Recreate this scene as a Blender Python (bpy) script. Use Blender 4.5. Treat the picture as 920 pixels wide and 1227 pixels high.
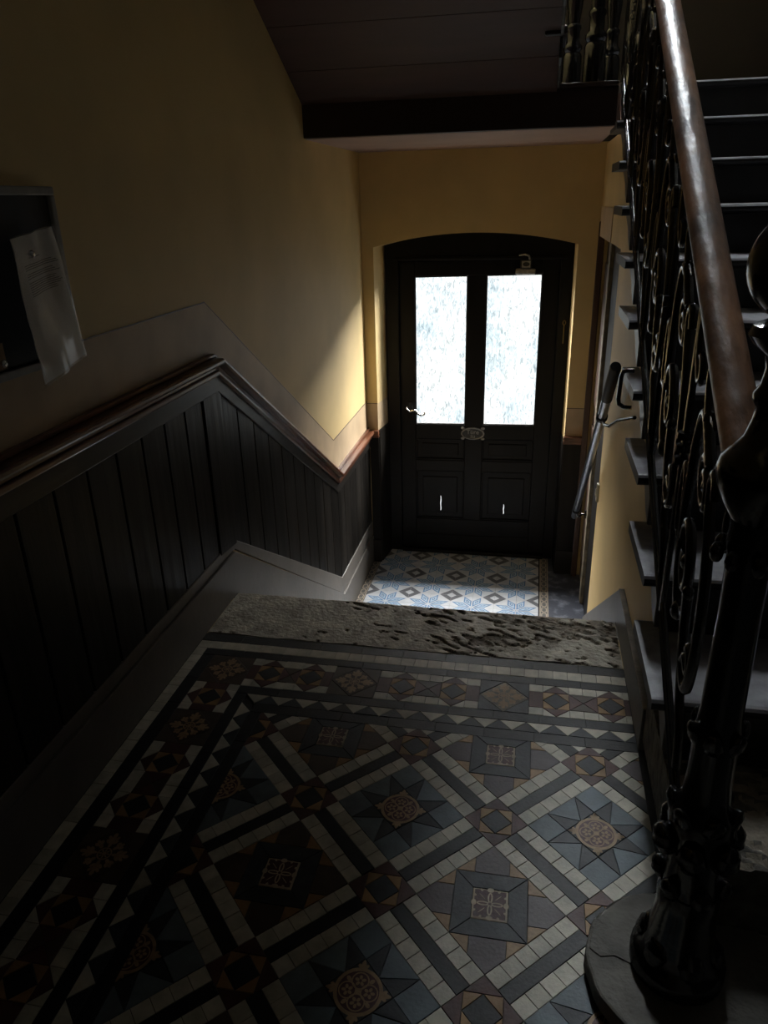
import bpy, bmesh, math, random
from mathutils import Vector, Matrix, noise
random.seed(7)
for o in list(bpy.data.objects): bpy.data.objects.remove(o, do_unlink=True)
SC = bpy.context.scene
COL = SC.collection

# ------------------------------------------------------------------ camera
W_, H_, F_ = 920.0, 1227.0, 890.0
CAMZ = 1.55
def _ray(px, py): return Vector((px - W_/2, -(py - H_/2), -F_))
_y = _ray(648, 237).normalized()
_z = -_ray(515, 2750); _z = (_z - _y*_z.dot(_y)).normalized()
_x = _y.cross(_z)
cam_d = bpy.data.cameras.new('camera'); cam = bpy.data.objects.new('camera', cam_d); COL.objects.link(cam)
cam_d.sensor_fit = 'VERTICAL'; cam_d.sensor_height = 24.0; cam_d.lens = F_/H_*24.0
cam_d.clip_start = 0.02; cam_d.clip_end = 100
M = Matrix((_x, _y, _z)).to_4x4(); M.translation = (0, 0, CAMZ)
cam.matrix_world = M
SC.camera = cam
# ------------------------------------------------------------------ world, light, exposure
wd = bpy.data.worlds.new('overcast_sky'); SC.world = wd; wd.use_nodes = True
bg = wd.node_tree.nodes['Background']; bg.inputs[0].default_value = (0.80, 0.90, 1.0, 1); bg.inputs[1].default_value = 0.6
SC.view_settings.view_transform = 'Standard'; SC.view_settings.look = 'None'
SC.view_settings.exposure = 0.12; SC.view_settings.gamma = 1.0; SC.view_settings.use_curve_mapping = False
SKY_POWER = 82000.0          # bright street sky outside the front door
PANE_GLOW = 1.85            # rippled glass of the front door
STAIR_WINDOW = 120.0          # tall stair window above the half landing
def area(name, loc, target, sx, sy, power, color):
    l = bpy.data.lights.new(name, 'AREA'); l.shape = 'RECTANGLE'; l.size = sx; l.size_y = sy; l.energy = power; l.color = color
    o = bpy.data.objects.new(name, l); COL.objects.link(o); o.location = loc
    o.rotation_euler = (Vector(target)-Vector(loc)).to_track_quat('-Z', 'Y').to_euler()
    return o
area('street_sky_light', (-0.2, 8.6, 3.6), (-0.2, 5.6, 3.6), 10.0, 3.8, SKY_POWER, (1.0, 0.985, 0.95))

# ------------------------------------------------------------------ key dimensions
XL = -1.225      # painted plane of the left wall
XS = -1.20       # face of left skirting
YB = 5.43        # back wall
YD = 5.68        # front door plane
ZL = -1.20       # entrance floor
XR = 0.395       # spandrel wall under the stair
ST_X, ST_Y1, ST_Z1, ST_G, ST_R = 0.3305, 1.590, 0.4095, 0.3049, 0.1832
def nos(y): return ST_Z1 + (y-ST_Y1)*ST_R/ST_G
ZLAND = ST_Z1 + 9*ST_R   # 2.058

# ------------------------------------------------------------------ materials
MATS = {}
def mat(name, col, rough=0.5, var=0.12, scale=6.0, bump=0.0, bscale=40.0, metal=0.0, coat=0.0, spec=0.5, rnd=0.0, stretch=None, col2=None, fac=(0.35, 0.7), emis=None, rvar=0.0):
    m = bpy.data.materials.new(name); m.use_nodes = True; nt = m.node_tree; N = nt.nodes; L = nt.links
    b = N['Principled BSDF']
    b.inputs['Metallic'].default_value = metal; b.inputs['Roughness'].default_value = rough
    b.inputs['Coat Weight'].default_value = coat; b.inputs['Coat Roughness'].default_value = 0.15
    b.inputs['Specular IOR Level'].default_value = spec
    g = N.new('ShaderNodeNewGeometry'); mp = N.new('ShaderNodeMapping'); L.new(g.outputs['Position'], mp.inputs[0])
    if stretch: mp.inputs['Scale'].default_value = stretch
    n = N.new('ShaderNodeTexNoise'); n.inputs['Scale'].default_value = scale; n.inputs['Detail'].default_value = 6
    L.new(mp.outputs[0], n.inputs['Vector'])
    r = N.new('ShaderNodeMapRange'); r.inputs[1].default_value = fac[0]; r.inputs[2].default_value = fac[1]
    L.new(n.outputs['Fac'], r.inputs[0])
    mx = N.new('ShaderNodeMix'); mx.data_type = 'RGBA'
    c1 = tuple(max(0, c*(1-var)) for c in col); c2 = tuple(c*(1+var) for c in col) if col2 is None else col2
    mx.inputs[6].default_value = (*c1, 1); mx.inputs[7].default_value = (*c2, 1)
    L.new(r.outputs[0], mx.inputs[0])
    out = mx.outputs[2]
    if rnd > 0:
        oi = N.new('ShaderNodeObjectInfo'); rr = N.new('ShaderNodeMapRange')
        rr.inputs[3].default_value = 1-rnd; rr.inputs[4].default_value = 1+rnd
        L.new(oi.outputs['Random'], rr.inputs[0])
        hs = N.new('ShaderNodeHueSaturation'); L.new(rr.outputs[0], hs.inputs['Value']); L.new(out, hs.inputs['Color']); out = hs.outputs[0]
    L.new(out, b.inputs['Base Color'])
    if rvar > 0:
        r2 = N.new('ShaderNodeMapRange'); r2.inputs[3].default_value = max(.02, rough-rvar); r2.inputs[4].default_value = min(1, rough+rvar)
        n2 = N.new('ShaderNodeTexNoise'); n2.inputs['Scale'].default_value = scale*2.3; n2.inputs['Detail'].default_value = 4
        L.new(mp.outputs[0], n2.inputs['Vector']); L.new(n2.outputs['Fac'], r2.inputs[0]); L.new(r2.outputs[0], b.inputs['Roughness'])
    if bump > 0:
        nb = N.new('ShaderNodeTexNoise'); nb.inputs['Scale'].default_value = bscale; nb.inputs['Detail'].default_value = 5
        L.new(mp.outputs[0], nb.inputs['Vector'])
        bp = N.new('ShaderNodeBump'); bp.inputs['Strength'].default_value = bump; bp.inputs['Distance'].default_value = 0.01
        L.new(nb.outputs['Fac'], bp.inputs['Height']); L.new(bp.outputs[0], b.inputs['Normal'])
    MATS[name] = m
    return m
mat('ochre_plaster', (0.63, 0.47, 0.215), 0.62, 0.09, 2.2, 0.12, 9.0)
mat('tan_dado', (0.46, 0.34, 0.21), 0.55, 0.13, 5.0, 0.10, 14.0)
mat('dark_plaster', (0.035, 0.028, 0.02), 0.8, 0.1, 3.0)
mat('pink_plaster', (0.36, 0.24, 0.19), 0.7, 0.06, 3.0)
mat('black_wood', (0.012, 0.0105, 0.009), 0.36, 0.5, 7.0, 0.25, 16.0, stretch=(1, 1, .12), spec=0.15, rvar=.14)
mat('black_frieze', (0.014, 0.012, 0.0105), 0.36, 0.4, 9.0, 0.25, 18.0, stretch=(1, .15, 1), spec=0.28, rvar=.12)
mat('rail_wood', (0.105, 0.038, 0.018), 0.30, 0.5, 9.0, 0.15, 30.0, stretch=(1, .1, 1), coat=0.35)
mat('handrail_wood', (0.22, 0.105, 0.05), 0.36, 0.6, 16.0, 0.45, 45.0, stretch=(1, .35, .35), spec=0.32, rvar=.16)
mat('skirting_grey', (0.11, 0.10, 0.09), 0.42, 0.15, 6.0, 0.1, 30.0)
mat('door_black', (0.0055, 0.005, 0.0048), 0.42, 0.3, 8.0, 0.12, 20.0, stretch=(1, 1, .15), spec=0.2)
mat('door_brown', (0.060, 0.030, 0.019), 0.42, 0.25, 8.0, 0.1, 20.0, stretch=(1, 1, .15))
mat('soffit_brown', (0.062, 0.027, 0.020), 0.55, 0.2, 6.0, 0.1, 20.0, stretch=(.2, 1, 1))
mat('beam_brown', (0.036, 0.019, 0.015), 0.45, 0.2, 6.0, stretch=(.2, 1, 1))
mat('iron_black', (0.010, 0.010, 0.0105), 0.20, 0.3, 30.0, 0.25, 60.0, coat=0.5)
mat('newel_black', (0.004, 0.004, 0.004), 0.17, 0.3, 30.0, 0.06, 50.0, spec=0.55)
mat('tread_grey', (0.27, 0.27, 0.29), 0.34, 0.25, 18.0, 0.1, 80.0, rvar=.1)
mat('riser_black', (0.010, 0.009, 0.009), 0.45, 0.3, 8.0)
mat('nosing_strip', (0.30, 0.30, 0.31), 0.3, 0.2, 30.0)
mat('steel_pipe', (0.30, 0.32, 0.36), 0.30, 0.15, 20.0, metal=1.0)
mat('chrome', (0.75, 0.75, 0.75), 0.15, 0.05, 10.0, metal=1.0)
mat('brass', (0.55, 0.40, 0.16), 0.3, 0.1, 10.0, metal=1.0)
mat('pewter', (0.34, 0.33, 0.31), 0.4, 0.2, 50.0, metal=0.6)
mat('grout', (0.022, 0.021, 0.019), 0.9, 0.3, 60.0)
T = dict(rough=0.46, bump=0.10, bscale=120.0, rvar=.12, spec=0.24)
mat('tile_white', (0.47, 0.445, 0.365), var=0.16, scale=28, rnd=0.16, **T)
mat('tile_black', (0.013, 0.0135, 0.0145), var=0.35, scale=20, rnd=0.2, **T)
mat('tile_bluegrey', (0.115, 0.145, 0.165), var=0.18, scale=20, rnd=0.18, **T)
mat('tile_slate', (0.034, 0.038, 0.043), var=0.25, scale=20, rnd=0.15, **T)
mat('tile_red', (0.072, 0.030, 0.026), var=0.2, scale=20, rnd=0.15, **T)
mat('tile_ochre', (0.27, 0.155, 0.065), var=0.18, scale=20, rnd=0.15, **T)
mat('tile_brown', (0.060, 0.041, 0.029), var=0.2, scale=20, rnd=0.15, **T)
mat('tile_plum', (0.105, 0.085, 0.088), var=0.15, scale=20, rnd=0.15, **T)
mat('tile_buff', (0.34, 0.225, 0.125), var=0.2, scale=40, rnd=0.08, **T)
mat('tile_cream', (0.46, 0.37, 0.26), var=0.15, scale=40, rnd=0.08, **T)
mat('tile_maroon', (0.075, 0.030, 0.032), var=0.2, scale=40, rnd=0.08, **T)
mat('tile_worn', (0.17, 0.145, 0.105), var=0.3, scale=26, rnd=0.1, **T)
mat('stone_rough', (0.36, 0.33, 0.26), 0.72, 0.3, 14.0, 0.6, 60.0, col2=(0.52, 0.48, 0.385))
mat('stone_chip', (0.22, 0.19, 0.145), 0.8, 0.4, 30.0, 0.5, 80.0)
mat('stone_side', (0.10, 0.092, 0.075), 0.8, 0.6, 22.0, 1.0, 34.0)
mat('stone_grey', (0.095, 0.088, 0.074), 0.7, 0.35, 11.0, 0.5, 45.0)
mat('cement_white', (0.56, 0.585, 0.62), 0.35, 0.08, 20.0, rnd=.05)
mat('cement_blue', (0.09, 0.21, 0.40), 0.35, 0.12, 20.0)
mat('cement_paleblue', (0.40, 0.52, 0.64), 0.35, 0.1, 20.0)
mat('cement_grey', (0.11, 0.115, 0.13), 0.35, 0.12, 20.0)
mat('cement_tan', (0.50, 0.42, 0.32), 0.38, 0.12, 20.0)
mat('cement_dark', (0.11, 0.105, 0.10), 0.38, 0.12, 20.0)
mat('linoleum', (0.075, 0.085, 0.115), 0.36, 0.3, 11.0, 0.1, 60.0, col2=(0.24, 0.26, 0.31), fac=(.52, .72))
mat('street', (0.04, 0.042, 0.045), 0.9, 0.1, 3.0)
mat('hedge_green', (0.022, 0.045, 0.012), 0.8, 0.4, 9.0)
mat('board_black', (0.006, 0.006, 0.0065), 0.6, 0.2, 20.0)
mat('board_frame', (0.28, 0.27, 0.25), 0.45, 0.15, 20.0)
mat('paper', (0.80, 0.77, 0.72), 0.6, 0.05, 10.0)
mat('paper_ink', (0.10, 0.095, 0.09), 0.7, 0.1, 10.0)
mat('plastic_white', (0.7, 0.68, 0.6), 0.4, 0.05, 10.0)
mat('sign_black', (0.012, 0.012, 0.012), 0.35, 0.1, 10.0)

def sleeve_mat():
    m = bpy.data.materials.new('clear_sleeve'); m.use_nodes = True; nt = m.node_tree; N = nt.nodes; L = nt.links
    b = N['Principled BSDF']; b.inputs['Base Color'].default_value = (.8, .8, .78, 1); b.inputs['Roughness'].default_value = 0.12
    tr = N.new('ShaderNodeBsdfTransparent'); mx = N.new('ShaderNodeMixShader'); mx.inputs[0].default_value = 0.22
    L.new(tr.outputs[0], mx.inputs[1]); L.new(b.outputs[0], mx.inputs[2]); L.new(mx.outputs[0], N['Material Output'].inputs[0])
    MATS['clear_sleeve'] = m
sleeve_mat()
def pane_mat():
    # rippled, obscured door glass: bright with daylight, lets part of the sky light through
    m = bpy.data.materials.new('rippled_glass'); m.use_nodes = True; nt = m.node_tree; N = nt.nodes; L = nt.links
    for n in list(N): N.remove(n)
    out = N.new('ShaderNodeOutputMaterial')
    g = N.new('ShaderNodeNewGeometry')
    mp = N.new('ShaderNodeMapping'); mp.inputs['Scale'].default_value = (1.0, 1.0, 0.38); mp.inputs['Rotation'].default_value = (0, .5, 0); L.new(g.outputs['Position'], mp.inputs[0])
    n1 = N.new('ShaderNodeTexNoise'); n1.inputs['Scale'].default_value = 62; n1.inputs['Detail'].default_value = 2; n1.inputs['Distortion'].default_value = 1.1
    L.new(mp.outputs[0], n1.inputs['Vector'])
    n2 = N.new('ShaderNodeTexNoise'); n2.inputs['Scale'].default_value = 3.2; n2.inputs['Detail'].default_value = 2; L.new(g.outputs['Position'], n2.inputs['Vector'])
    r1 = N.new('ShaderNodeValToRGB'); r1.color_ramp.elements[0].position = .27; r1.color_ramp.elements[0].color = (.27, .315, .33, 1)
    r1.color_ramp.elements[1].position = .68; r1.color_ramp.elements[1].color = (1.0, 1.0, .97, 1)
    L.new(n1.outputs['Fac'], r1.inputs[0])
    r2 = N.new('ShaderNodeValToRGB'); r2.color_ramp.elements[0].position = .35; r2.color_ramp.elements[0].color = (.66, .76, .82, 1)
    r2.color_ramp.elements[1].position = .6; r2.color_ramp.elements[1].color = (1, 1, 1, 1)
    L.new(n2.outputs['Fac'], r2.inputs[0])
    mu = N.new('ShaderNodeMix'); mu.data_type = 'RGBA'; mu.blend_type = 'MULTIPLY'; mu.inputs[0].default_value = 1
    L.new(r1.outputs[0], mu.inputs[6]); L.new(r2.outputs[0], mu.inputs[7])
    em = N.new('ShaderNodeEmission'); em.inputs[1].default_value = PANE_GLOW; L.new(mu.outputs[2], em.inputs[0])
    tr = N.new('ShaderNodeBsdfTransparent')
    mx = N.new('ShaderNodeMixShader'); mx.inputs[0].default_value = 0.70
    L.new(tr.outputs[0], mx.inputs[1]); L.new(em.outputs[0], mx.inputs[2]); L.new(mx.outputs[0], out.inputs[0])
    MATS['rippled_glass'] = m
pane_mat()
def emit_mat(name, col, s):
    m = bpy.data.materials.new(name); m.use_nodes = True; N = m.node_tree.nodes; L = m.node_tree.links
    for n in list(N): N.remove(n)
    out = N.new('ShaderNodeOutputMaterial'); em = N.new('ShaderNodeEmission')
    nz = N.new('ShaderNodeTexNoise'); nz.inputs['Scale'].default_value = 1.5
    mx = N.new('ShaderNodeMix'); mx.data_type = 'RGBA'; L.new(nz.outputs['Fac'], mx.inputs[0])
    mx.inputs[6].default_value = (*[c*.93 for c in col], 1); mx.inputs[7].default_value = (*[c*1.05 for c in col], 1)
    L.new(mx.outputs[2], em.inputs[0]); em.inputs[1].default_value = s; L.new(em.outputs[0], out.inputs[0]); MATS[name] = m
emit_mat('daylit_pane', (0.90, 0.96, 1.0), STAIR_WINDOW)
emit_mat('daylight_gap', (0.95, 0.98, 1.0), 1.0)

# ------------------------------------------------------------------ mesh helpers
def tag(o, label=None, cat=None, group=None, kind=None):
    if label: o['label'] = label
    if cat: o['category'] = cat
    if group: o['group'] = group
    if kind: o['kind'] = kind
    return o
def empty(name, loc, label, cat, group=None, kind=None):
    o = bpy.data.objects.new(name, None); COL.objects.link(o); o.location = loc; o.empty_display_size = .05
    bpy.context.view_layer.update()
    return tag(o, label, cat, group, kind)
def link(name, me, parent=None, loc=(0, 0, 0), rotz=0):
    o = bpy.data.objects.new(name, me); COL.objects.link(o); o.location = loc; o.rotation_euler = (0, 0, rotz)
    if parent is not None:
        o.parent = parent
        pw = parent
        tot = Vector((0, 0, 0))
        while pw is not None:
            tot += Vector(pw.location); pw = pw.parent
        o.location = Vector(loc) - tot
    return o
def mesh(name, verts, faces, mats, fm=None, smooth=False):
    me = bpy.data.meshes.new(name); me.from_pydata([tuple(v) for v in verts], [], faces)
    if not isinstance(mats, (list, tuple)): mats = [mats]
    for k in mats: me.materials.append(MATS[k])
    if fm:
        for p, i in zip(me.polygons, fm): p.material_index = i
    if smooth:
        for p in me.polygons: p.use_smooth = True
    me.update(); return me
class MB:
    """collects shapes for one mesh"""
    def __init__(s): s.v = []; s.f = []; s.m = []
    def add(s, v, f, mi=0):
        o = len(s.v); s.v += [tuple(p) for p in v]; s.f += [tuple(i+o for i in q) for q in f]; s.m += [mi]*len(f); return s
    def box(s, x0, x1, y0, y1, z0, z1, mi=0):
        v = [(x0, y0, z0), (x1, y0, z0), (x1, y1, z0), (x0, y1, z0), (x0, y0, z1), (x1, y0, z1), (x1, y1, z1), (x0, y1, z1)]
        return s.add(v, [(3, 2, 1, 0), (4, 5, 6, 7), (0, 1, 5, 4), (1, 2, 6, 5), (2, 3, 7, 6), (3, 0, 4, 7)], mi)
    def prism(s, pts, a0, a1, axis, mi=0):
        """polygon extruded along axis. axis 'x': pts (y,z); 'y': pts (x,z); 'z': pts (x,y)"""
        n = len(pts)
        mk = {'x': lambda p, a: (a, p[0], p[1]), 'y': lambda p, a: (p[0], a, p[1]), 'z': lambda p, a: (p[0], p[1], a)}[axis]
        ar = sum(pts[i][0]*pts[(i+1) % n][1]-pts[(i+1) % n][0]*pts[i][1] for i in range(n))
        if (ar < 0) != (axis == 'y'): pts = pts[::-1]
        v = [mk(p, a0) for p in pts]+[mk(p, a1) for p in pts]
        f = [tuple(range(n-1, -1, -1)), tuple(range(n, 2*n))]+[(i, (i+1) % n, n+(i+1) % n, n+i) for i in range(n)]
        return s.add(v, f, mi)
    def tube(s, pts, rad, ns=8, mi=0, sx=1.0, up=(0, 0, 1)):
        pts = [Vector(p) for p in pts]; n = len(pts)
        if not isinstance(rad, (list, tuple)): rad = [rad]*n
        v = []; f = []
        pn = None
        for i, p in enumerate(pts):
            t = (pts[min(i+1, n-1)]-pts[max(i-1, 0)]).normalized()
            if pn is None:
                a = Vector(up);  a = a if abs(a.dot(t)) < .95 else Vector((1, 0, 0))
                pn = (a-t*a.dot(t)).normalized()
            else: pn = (pn-t*pn.dot(t)).normalized()
            b = t.cross(pn)
            for k in range(ns):
                an = 2*math.pi*k/ns
                v.append(p+pn*math.cos(an)*rad[i]+b*math.sin(an)*rad[i]*sx)
        for i in range(n-1):
            for k in range(ns):
                f.append((i*ns+k, i*ns+(k+1) % ns, (i+1)*ns+(k+1) % ns, (i+1)*ns+k))
        f.append(tuple(range(ns-1, -1, -1))); f.append(tuple((n-1)*ns+k for k in range(ns)))
        return s.add(v, f, mi)
    def lathe(s, prof, c=(0, 0, 0), ns=24, mi=0, flute=None):
        v = []; f = []
        for (r, z) in prof:
            for k in range(ns):
                a = 2*math.pi*k/ns; rr = r
                v.append((c[0]+rr*math.cos(a), c[1]+rr*math.sin(a), c[2]+z))
        n = len(prof)
        for i in range(n-1):
            for k in range(ns): f.append((i*ns+k, i*ns+(k+1) % ns, (i+1)*ns+(k+1) % ns, (i+1)*ns+k))
        f.append(tuple(range(ns-1, -1, -1))); f.append(tuple((n-1)*ns+k for k in range(ns)))
        return s.add(v, f, mi)
    def ball(s, c, r, scl=(1, 1, 1), nu=12, nv=8, mi=0, rot=None):
        v = []; f = []
        for j in range(nv+1):
            th = math.pi*j/nv
            for k in range(nu):
                a = 2*math.pi*k/nu
                p = Vector((math.sin(th)*math.cos(a)*r*scl[0], math.sin(th)*math.sin(a)*r*scl[1], math.cos(th)*r*scl[2]))
                if rot is not None: p = rot @ p
                v.append(Vector(c)+p)
        for j in range(nv):
            for k in range(nu): f.append((j*nu+k, (j+1)*nu+k, (j+1)*nu+(k+1) % nu, j*nu+(k+1) % nu))
        return s.add(v, f, mi)
    def build(s, name, mats, parent=None, smooth=False, bevel=0.0, seg=2):
        me = mesh(name, s.v, s.f, mats, s.m, smooth)
        if bevel > 0:
            bm = bmesh.new(); bm.from_mesh(me)
            bmesh.ops.remove_doubles(bm, verts=bm.verts, dist=1e-6)
            ed = [e for e in bm.edges if len(e.link_faces) == 2 and e.calc_face_angle(0) > .5]
            bmesh.ops.bevel(bm, geom=ed, offset=bevel, segments=seg, profile=.5, affect='EDGES', clamp_overlap=True)
            bm.to_mesh(me); bm.free()
        if smooth and hasattr(me, 'set_sharp_from_angle'):
            me.set_sharp_from_angle(angle=math.radians(45))
        # origin at the geometry's own centre base
        if parent is None:
            xs = [v.co for v in me.vertices]
            c = Vector(((min(v.x for v in xs)+max(v.x for v in xs))/2, (min(v.y for v in xs)+max(v.y for v in xs))/2, min(v.z for v in xs)))
            me.transform(Matrix.Translation(-c)); return link(name, me, None, c)
        return link(name, me, parent)
def Box(name, x0, x1, y0, y1, z0, z1, m, parent=None, bevel=0.0):
    return MB().box(x0, x1, y0, y1, z0, z1).build(name, m, parent, bevel=bevel)

# =================================================================== SETTING
# ---- left wall
wl = Box('wall_left', XL-.15, XL, -1.6, 5.9, -1.5, 5.6, 'ochre_plaster')
tag(wl, 'ochre painted plaster wall above the dark wood panelling', 'wall', kind='structure')
Y_A, Y_B = 2.70, 4.42
def bend(y, a, b):          # level a on the landing, sloping with the steps, level b in the entrance
    if y <= Y_A: return a
    if y >= Y_B: return b
    return a+(b-a)*(y-Y_A)/(Y_B-Y_A)
YE = YB
def band_poly(top, bot, y0, y1):
    ys = [y0]+[y for y in (Y_A, Y_B) if y0 < y < y1]+[y1]
    return [(y, bend(y, *bot)) for y in ys]+[(y, bend(y, *top)) for y in reversed(ys)]
MB().prism(band_poly((1.215, .145), (.9, -.2), -1.5, YE), XL-.001, XL+.0015, 'x').build('painted_band', 'tan_dado', wl)
MB().prism(band_poly((1.219, .149), (1.215, .145), -1.5, YE), XL-.001, XL+.0025, 'x').build('painted_line', 'beam_brown', wl)

# ---- back wall of the entrance with arched opening
def arch_z(x):
    u = (x+0.43)/0.70
    return 1.257+.085*(1-u*u)
def build_back():
    mb = MB()
    xl0, xl1, xr0, xr1 = -1.142, -1.105, 0.263, 0.247
    top = 1.87
    def slab(pf, pb):   # front polygon and back polygon, same count, (x,z)
        n = len(pf); v = [(p[0], YB, p[1]) for p in pf]+[(p[0], YD+.06, p[1]) for p in pb]
        f = [tuple(range(n)), tuple(range(2*n-1, n-1, -1))]+[((i+1) % n, i, n+i, n+(i+1) % n) for i in range(n)]
        mb.add(v, f)
    slab([(XL-.05, ZL-.1), (xl0, ZL-.1), (xl0, top), (XL-.05, top)], [(XL-.05, ZL-.1), (xl1, ZL-.1), (xl1, top), (XL-.05, top)])
    slab([(xr0, ZL-.1), (XR+.25, ZL-.1), (XR+.25, top), (xr0, top)], [(xr1, ZL-.1), (XR+.25, ZL-.1), (XR+.25, top), (xr1, top)])
    N_ = 20
    for i in range(N_):
        a0 = xl0+(xr0-xl0)*i/N_; a1 = xl0+(xr0-xl0)*(i+1)/N_
        b0 = xl1+(xr1-xl1)*i/N_; b1 = xl1+(xr1-xl1)*(i+1)/N_
        slab([(a0, arch_z(a0)), (a1, arch_z(a1)), (a1, top), (a0, top)], [(b0, arch_z(a0)), (b1, arch_z(a1)), (b1, top), (b0, top)])
    o = mb.build('wall_back', 'ochre_plaster')
    tag(o, 'ochre wall around the arched front door', 'wall', kind='structure')
    for (x0, x1) in ((XL, xl0+.0006), (xr0-.0006, XR)):
        MB().box(x0, x1, YB-.0015, YB+.001, -.3, .13).build('painted_band', 'tan_dado', o)
        MB().box(x0, x1, YB-.0025, YB+.001, .13, .134).build('painted_line', 'beam_brown', o)
    # the band turns into the reveals
    MB().add([(xl0, YB, -.3), (xl1+.001, YD, -.3), (xl1+.001, YD, .13), (xl0+.001, YB, .13)], [(0, 1, 2, 3)]).build('painted_band', 'tan_dado', o)
    return o
wb = build_back()
# upper back wall above the half landing, with the stair window opening
mb = MB(); WX0, WX1, WZ0, WZ1 = -0.12, 0.52, 3.85, 5.45
mb.box(XL-.05, WX0, YB, YB+.25, 1.87, 5.6); mb.box(WX1, 1.85, YB, YB+.25, 1.87, 5.6)
mb.box(WX0, WX1, YB, YB+.25, 1.87, WZ0); mb.box(WX0, WX1, YB, YB+.25, WZ1, 5.6)
tag(mb.build('wall_back_upper', 'dark_plaster'), 'dark wall above the half landing at the stair top', 'wall', kind='structure')  # whole wall in one even, near-black brown
w1 = empty('window_1', ((WX0+WX1)/2, YB+.12, WZ0), 'tall stair window above the half landing', 'window', kind='structure')
for (x0, x1, z0, z1) in ((WX0, WX0+.06, WZ0, WZ1), (WX1-.06, WX1, WZ0, WZ1), (WX0+.06, WX1-.06, WZ0, WZ0+.06), (WX0+.06, WX1-.06, WZ1-.06, WZ1), ((WX0+WX1)/2-.03, (WX0+WX1)/2+.03, WZ0+.06, WZ1-.06)):
    Box('window_frame', x0, x1, YB+.10, YB+.16, z0, z1, 'plastic_white', w1)
for (x0, x1) in ((WX0+.06, (WX0+WX1)/2-.03), ((WX0+WX1)/2+.03, WX1-.06)):
    Box('window_pane', x0, x1, YB+.125, YB+.135, WZ0+.06, WZ1-.06, 'daylit_pane', w1)
# ---- right side walls
def spandrel():
    # wall under the stair flight; opening for the side door
    mb = MB(); oy0, oy1, oz = 3.98, 5.40, 1.31
    ys = [1.667]+[ST_Y1+(k-1)*ST_G+.048 for k in range(2, 10)]+[4.165, YB+.05]
    cuts = sorted(set(ys+[1.903, 2.66, oy0, oy1]))
    for a, b in zip(cuts[:-1], cuts[1:]):
        m_ = (a+b)/2; k = int((m_-.048-ST_Y1)/ST_G)+1
        top = min(1.858, ST_Z1+(k-1)*ST_R-.0365)
        if m_ < 1.90: bot = ST_Z1-ST_R+.004
        elif m_ < 2.66: bot = 0.0
        elif oy0 < m_ < oy1: bot = oz
        else: bot = ZL-.1
        mb.box(XR, XR+.10, a, b, bot, top)
    # recess behind the opening
    mb.box(XR+.10, XR+.14, oy0-.05, oy1+.05, ZL-.1, oz+.05)
    o = mb.build('wall_right', 'ochre_plaster')
    tag(o, 'ochre spandrel wall under the rising staircase', 'wall', kind='structure')
    Box('lintel_band', XR-.004, XR+.02, 4.55, YB, oz, 1.49, 'tan_dado', o, )
    return o
wr = spandrel()
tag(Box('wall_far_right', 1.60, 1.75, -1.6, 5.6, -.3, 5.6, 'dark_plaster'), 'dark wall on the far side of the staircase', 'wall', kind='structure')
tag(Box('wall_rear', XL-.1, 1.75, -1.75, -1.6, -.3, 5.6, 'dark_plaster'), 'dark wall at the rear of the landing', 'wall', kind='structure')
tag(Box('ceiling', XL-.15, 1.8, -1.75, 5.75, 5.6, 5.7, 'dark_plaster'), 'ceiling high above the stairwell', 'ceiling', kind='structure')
# ---- half landing: soffit, beam
cs = Box('ceiling_entrance', XL, ST_X+.02, 4.17, YB, 1.86, 2.0, 'pink_plaster')
tag(cs, 'flat pinkish ceiling over the entrance under the half landing', 'ceiling', kind='structure')
Box('landing_floor', XL, ST_X+.02, 4.20, YB, 2.0, ZLAND-.01, 'tread_grey', cs)
bm_ = MB().box(XL, .335, 4.145, 4.17, 1.862, 2.03).build('trim_1', 'beam_brown', bevel=.004)
tag(bm_, 'dark brown edge beam of the half landing', 'beam', kind='structure')
MB().box(XL, .335, 4.125, 4.165, 2.03, 2.05).build('edge_moulding', 'beam_brown', bm_, bevel=.006)
# ---- sloped underside of the upper flight
fl = empty('upper_flight', (-.58, 3.0, 2.6), 'dark brown boarded underside of the upper stair flight', 'staircase')
SO0 = (4.172, 2.003); SSL = -.519
def soz(y): return SO0[1]+(y-SO0[0])*SSL
ybs = [4.172, 3.925, 3.665, 3.405, 3.145, 2.885, 2.6, 2.3, 2.0, 1.7, 1.4, 1.1, .8]
for a, b in zip(ybs[:-1], ybs[1:]):
    a_ = a-.003
    MB().prism([(a_, soz(a_)), (b, soz(b)), (b, soz(b)+.03), (a_, soz(a_)+.03)], XL+.002, .048, 'x').build('soffit_board', 'soffit_brown', fl)
MB().prism([(4.16, soz(4.16)+.031), (.8, soz(.8)+.031), (.8, soz(.8)+.22), (4.16, soz(4.16)+.14)], XL+.002, .045, 'x').build('flight_body', 'beam_brown', fl)
for k in range(5):                  # cut string with tread ends
    y = 4.10-k*.30; z = 2.06+k*.165
    MB().box(-.02, .075, y-.32, y+.02, z+.13, z+.165).build('tread_end', 'riser_black', fl, bevel=.008)
    MB().prism([(y, z-.02), (y, z+.13), (y-.28, z+.13), (y-.28, z+.05), (y-.20, z+.03), (y-.12, z-.02), (y-.05, z-.04)], .046, .060, 'x').build('string_bracket', 'riser_black', fl, bevel=.004)

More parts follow.
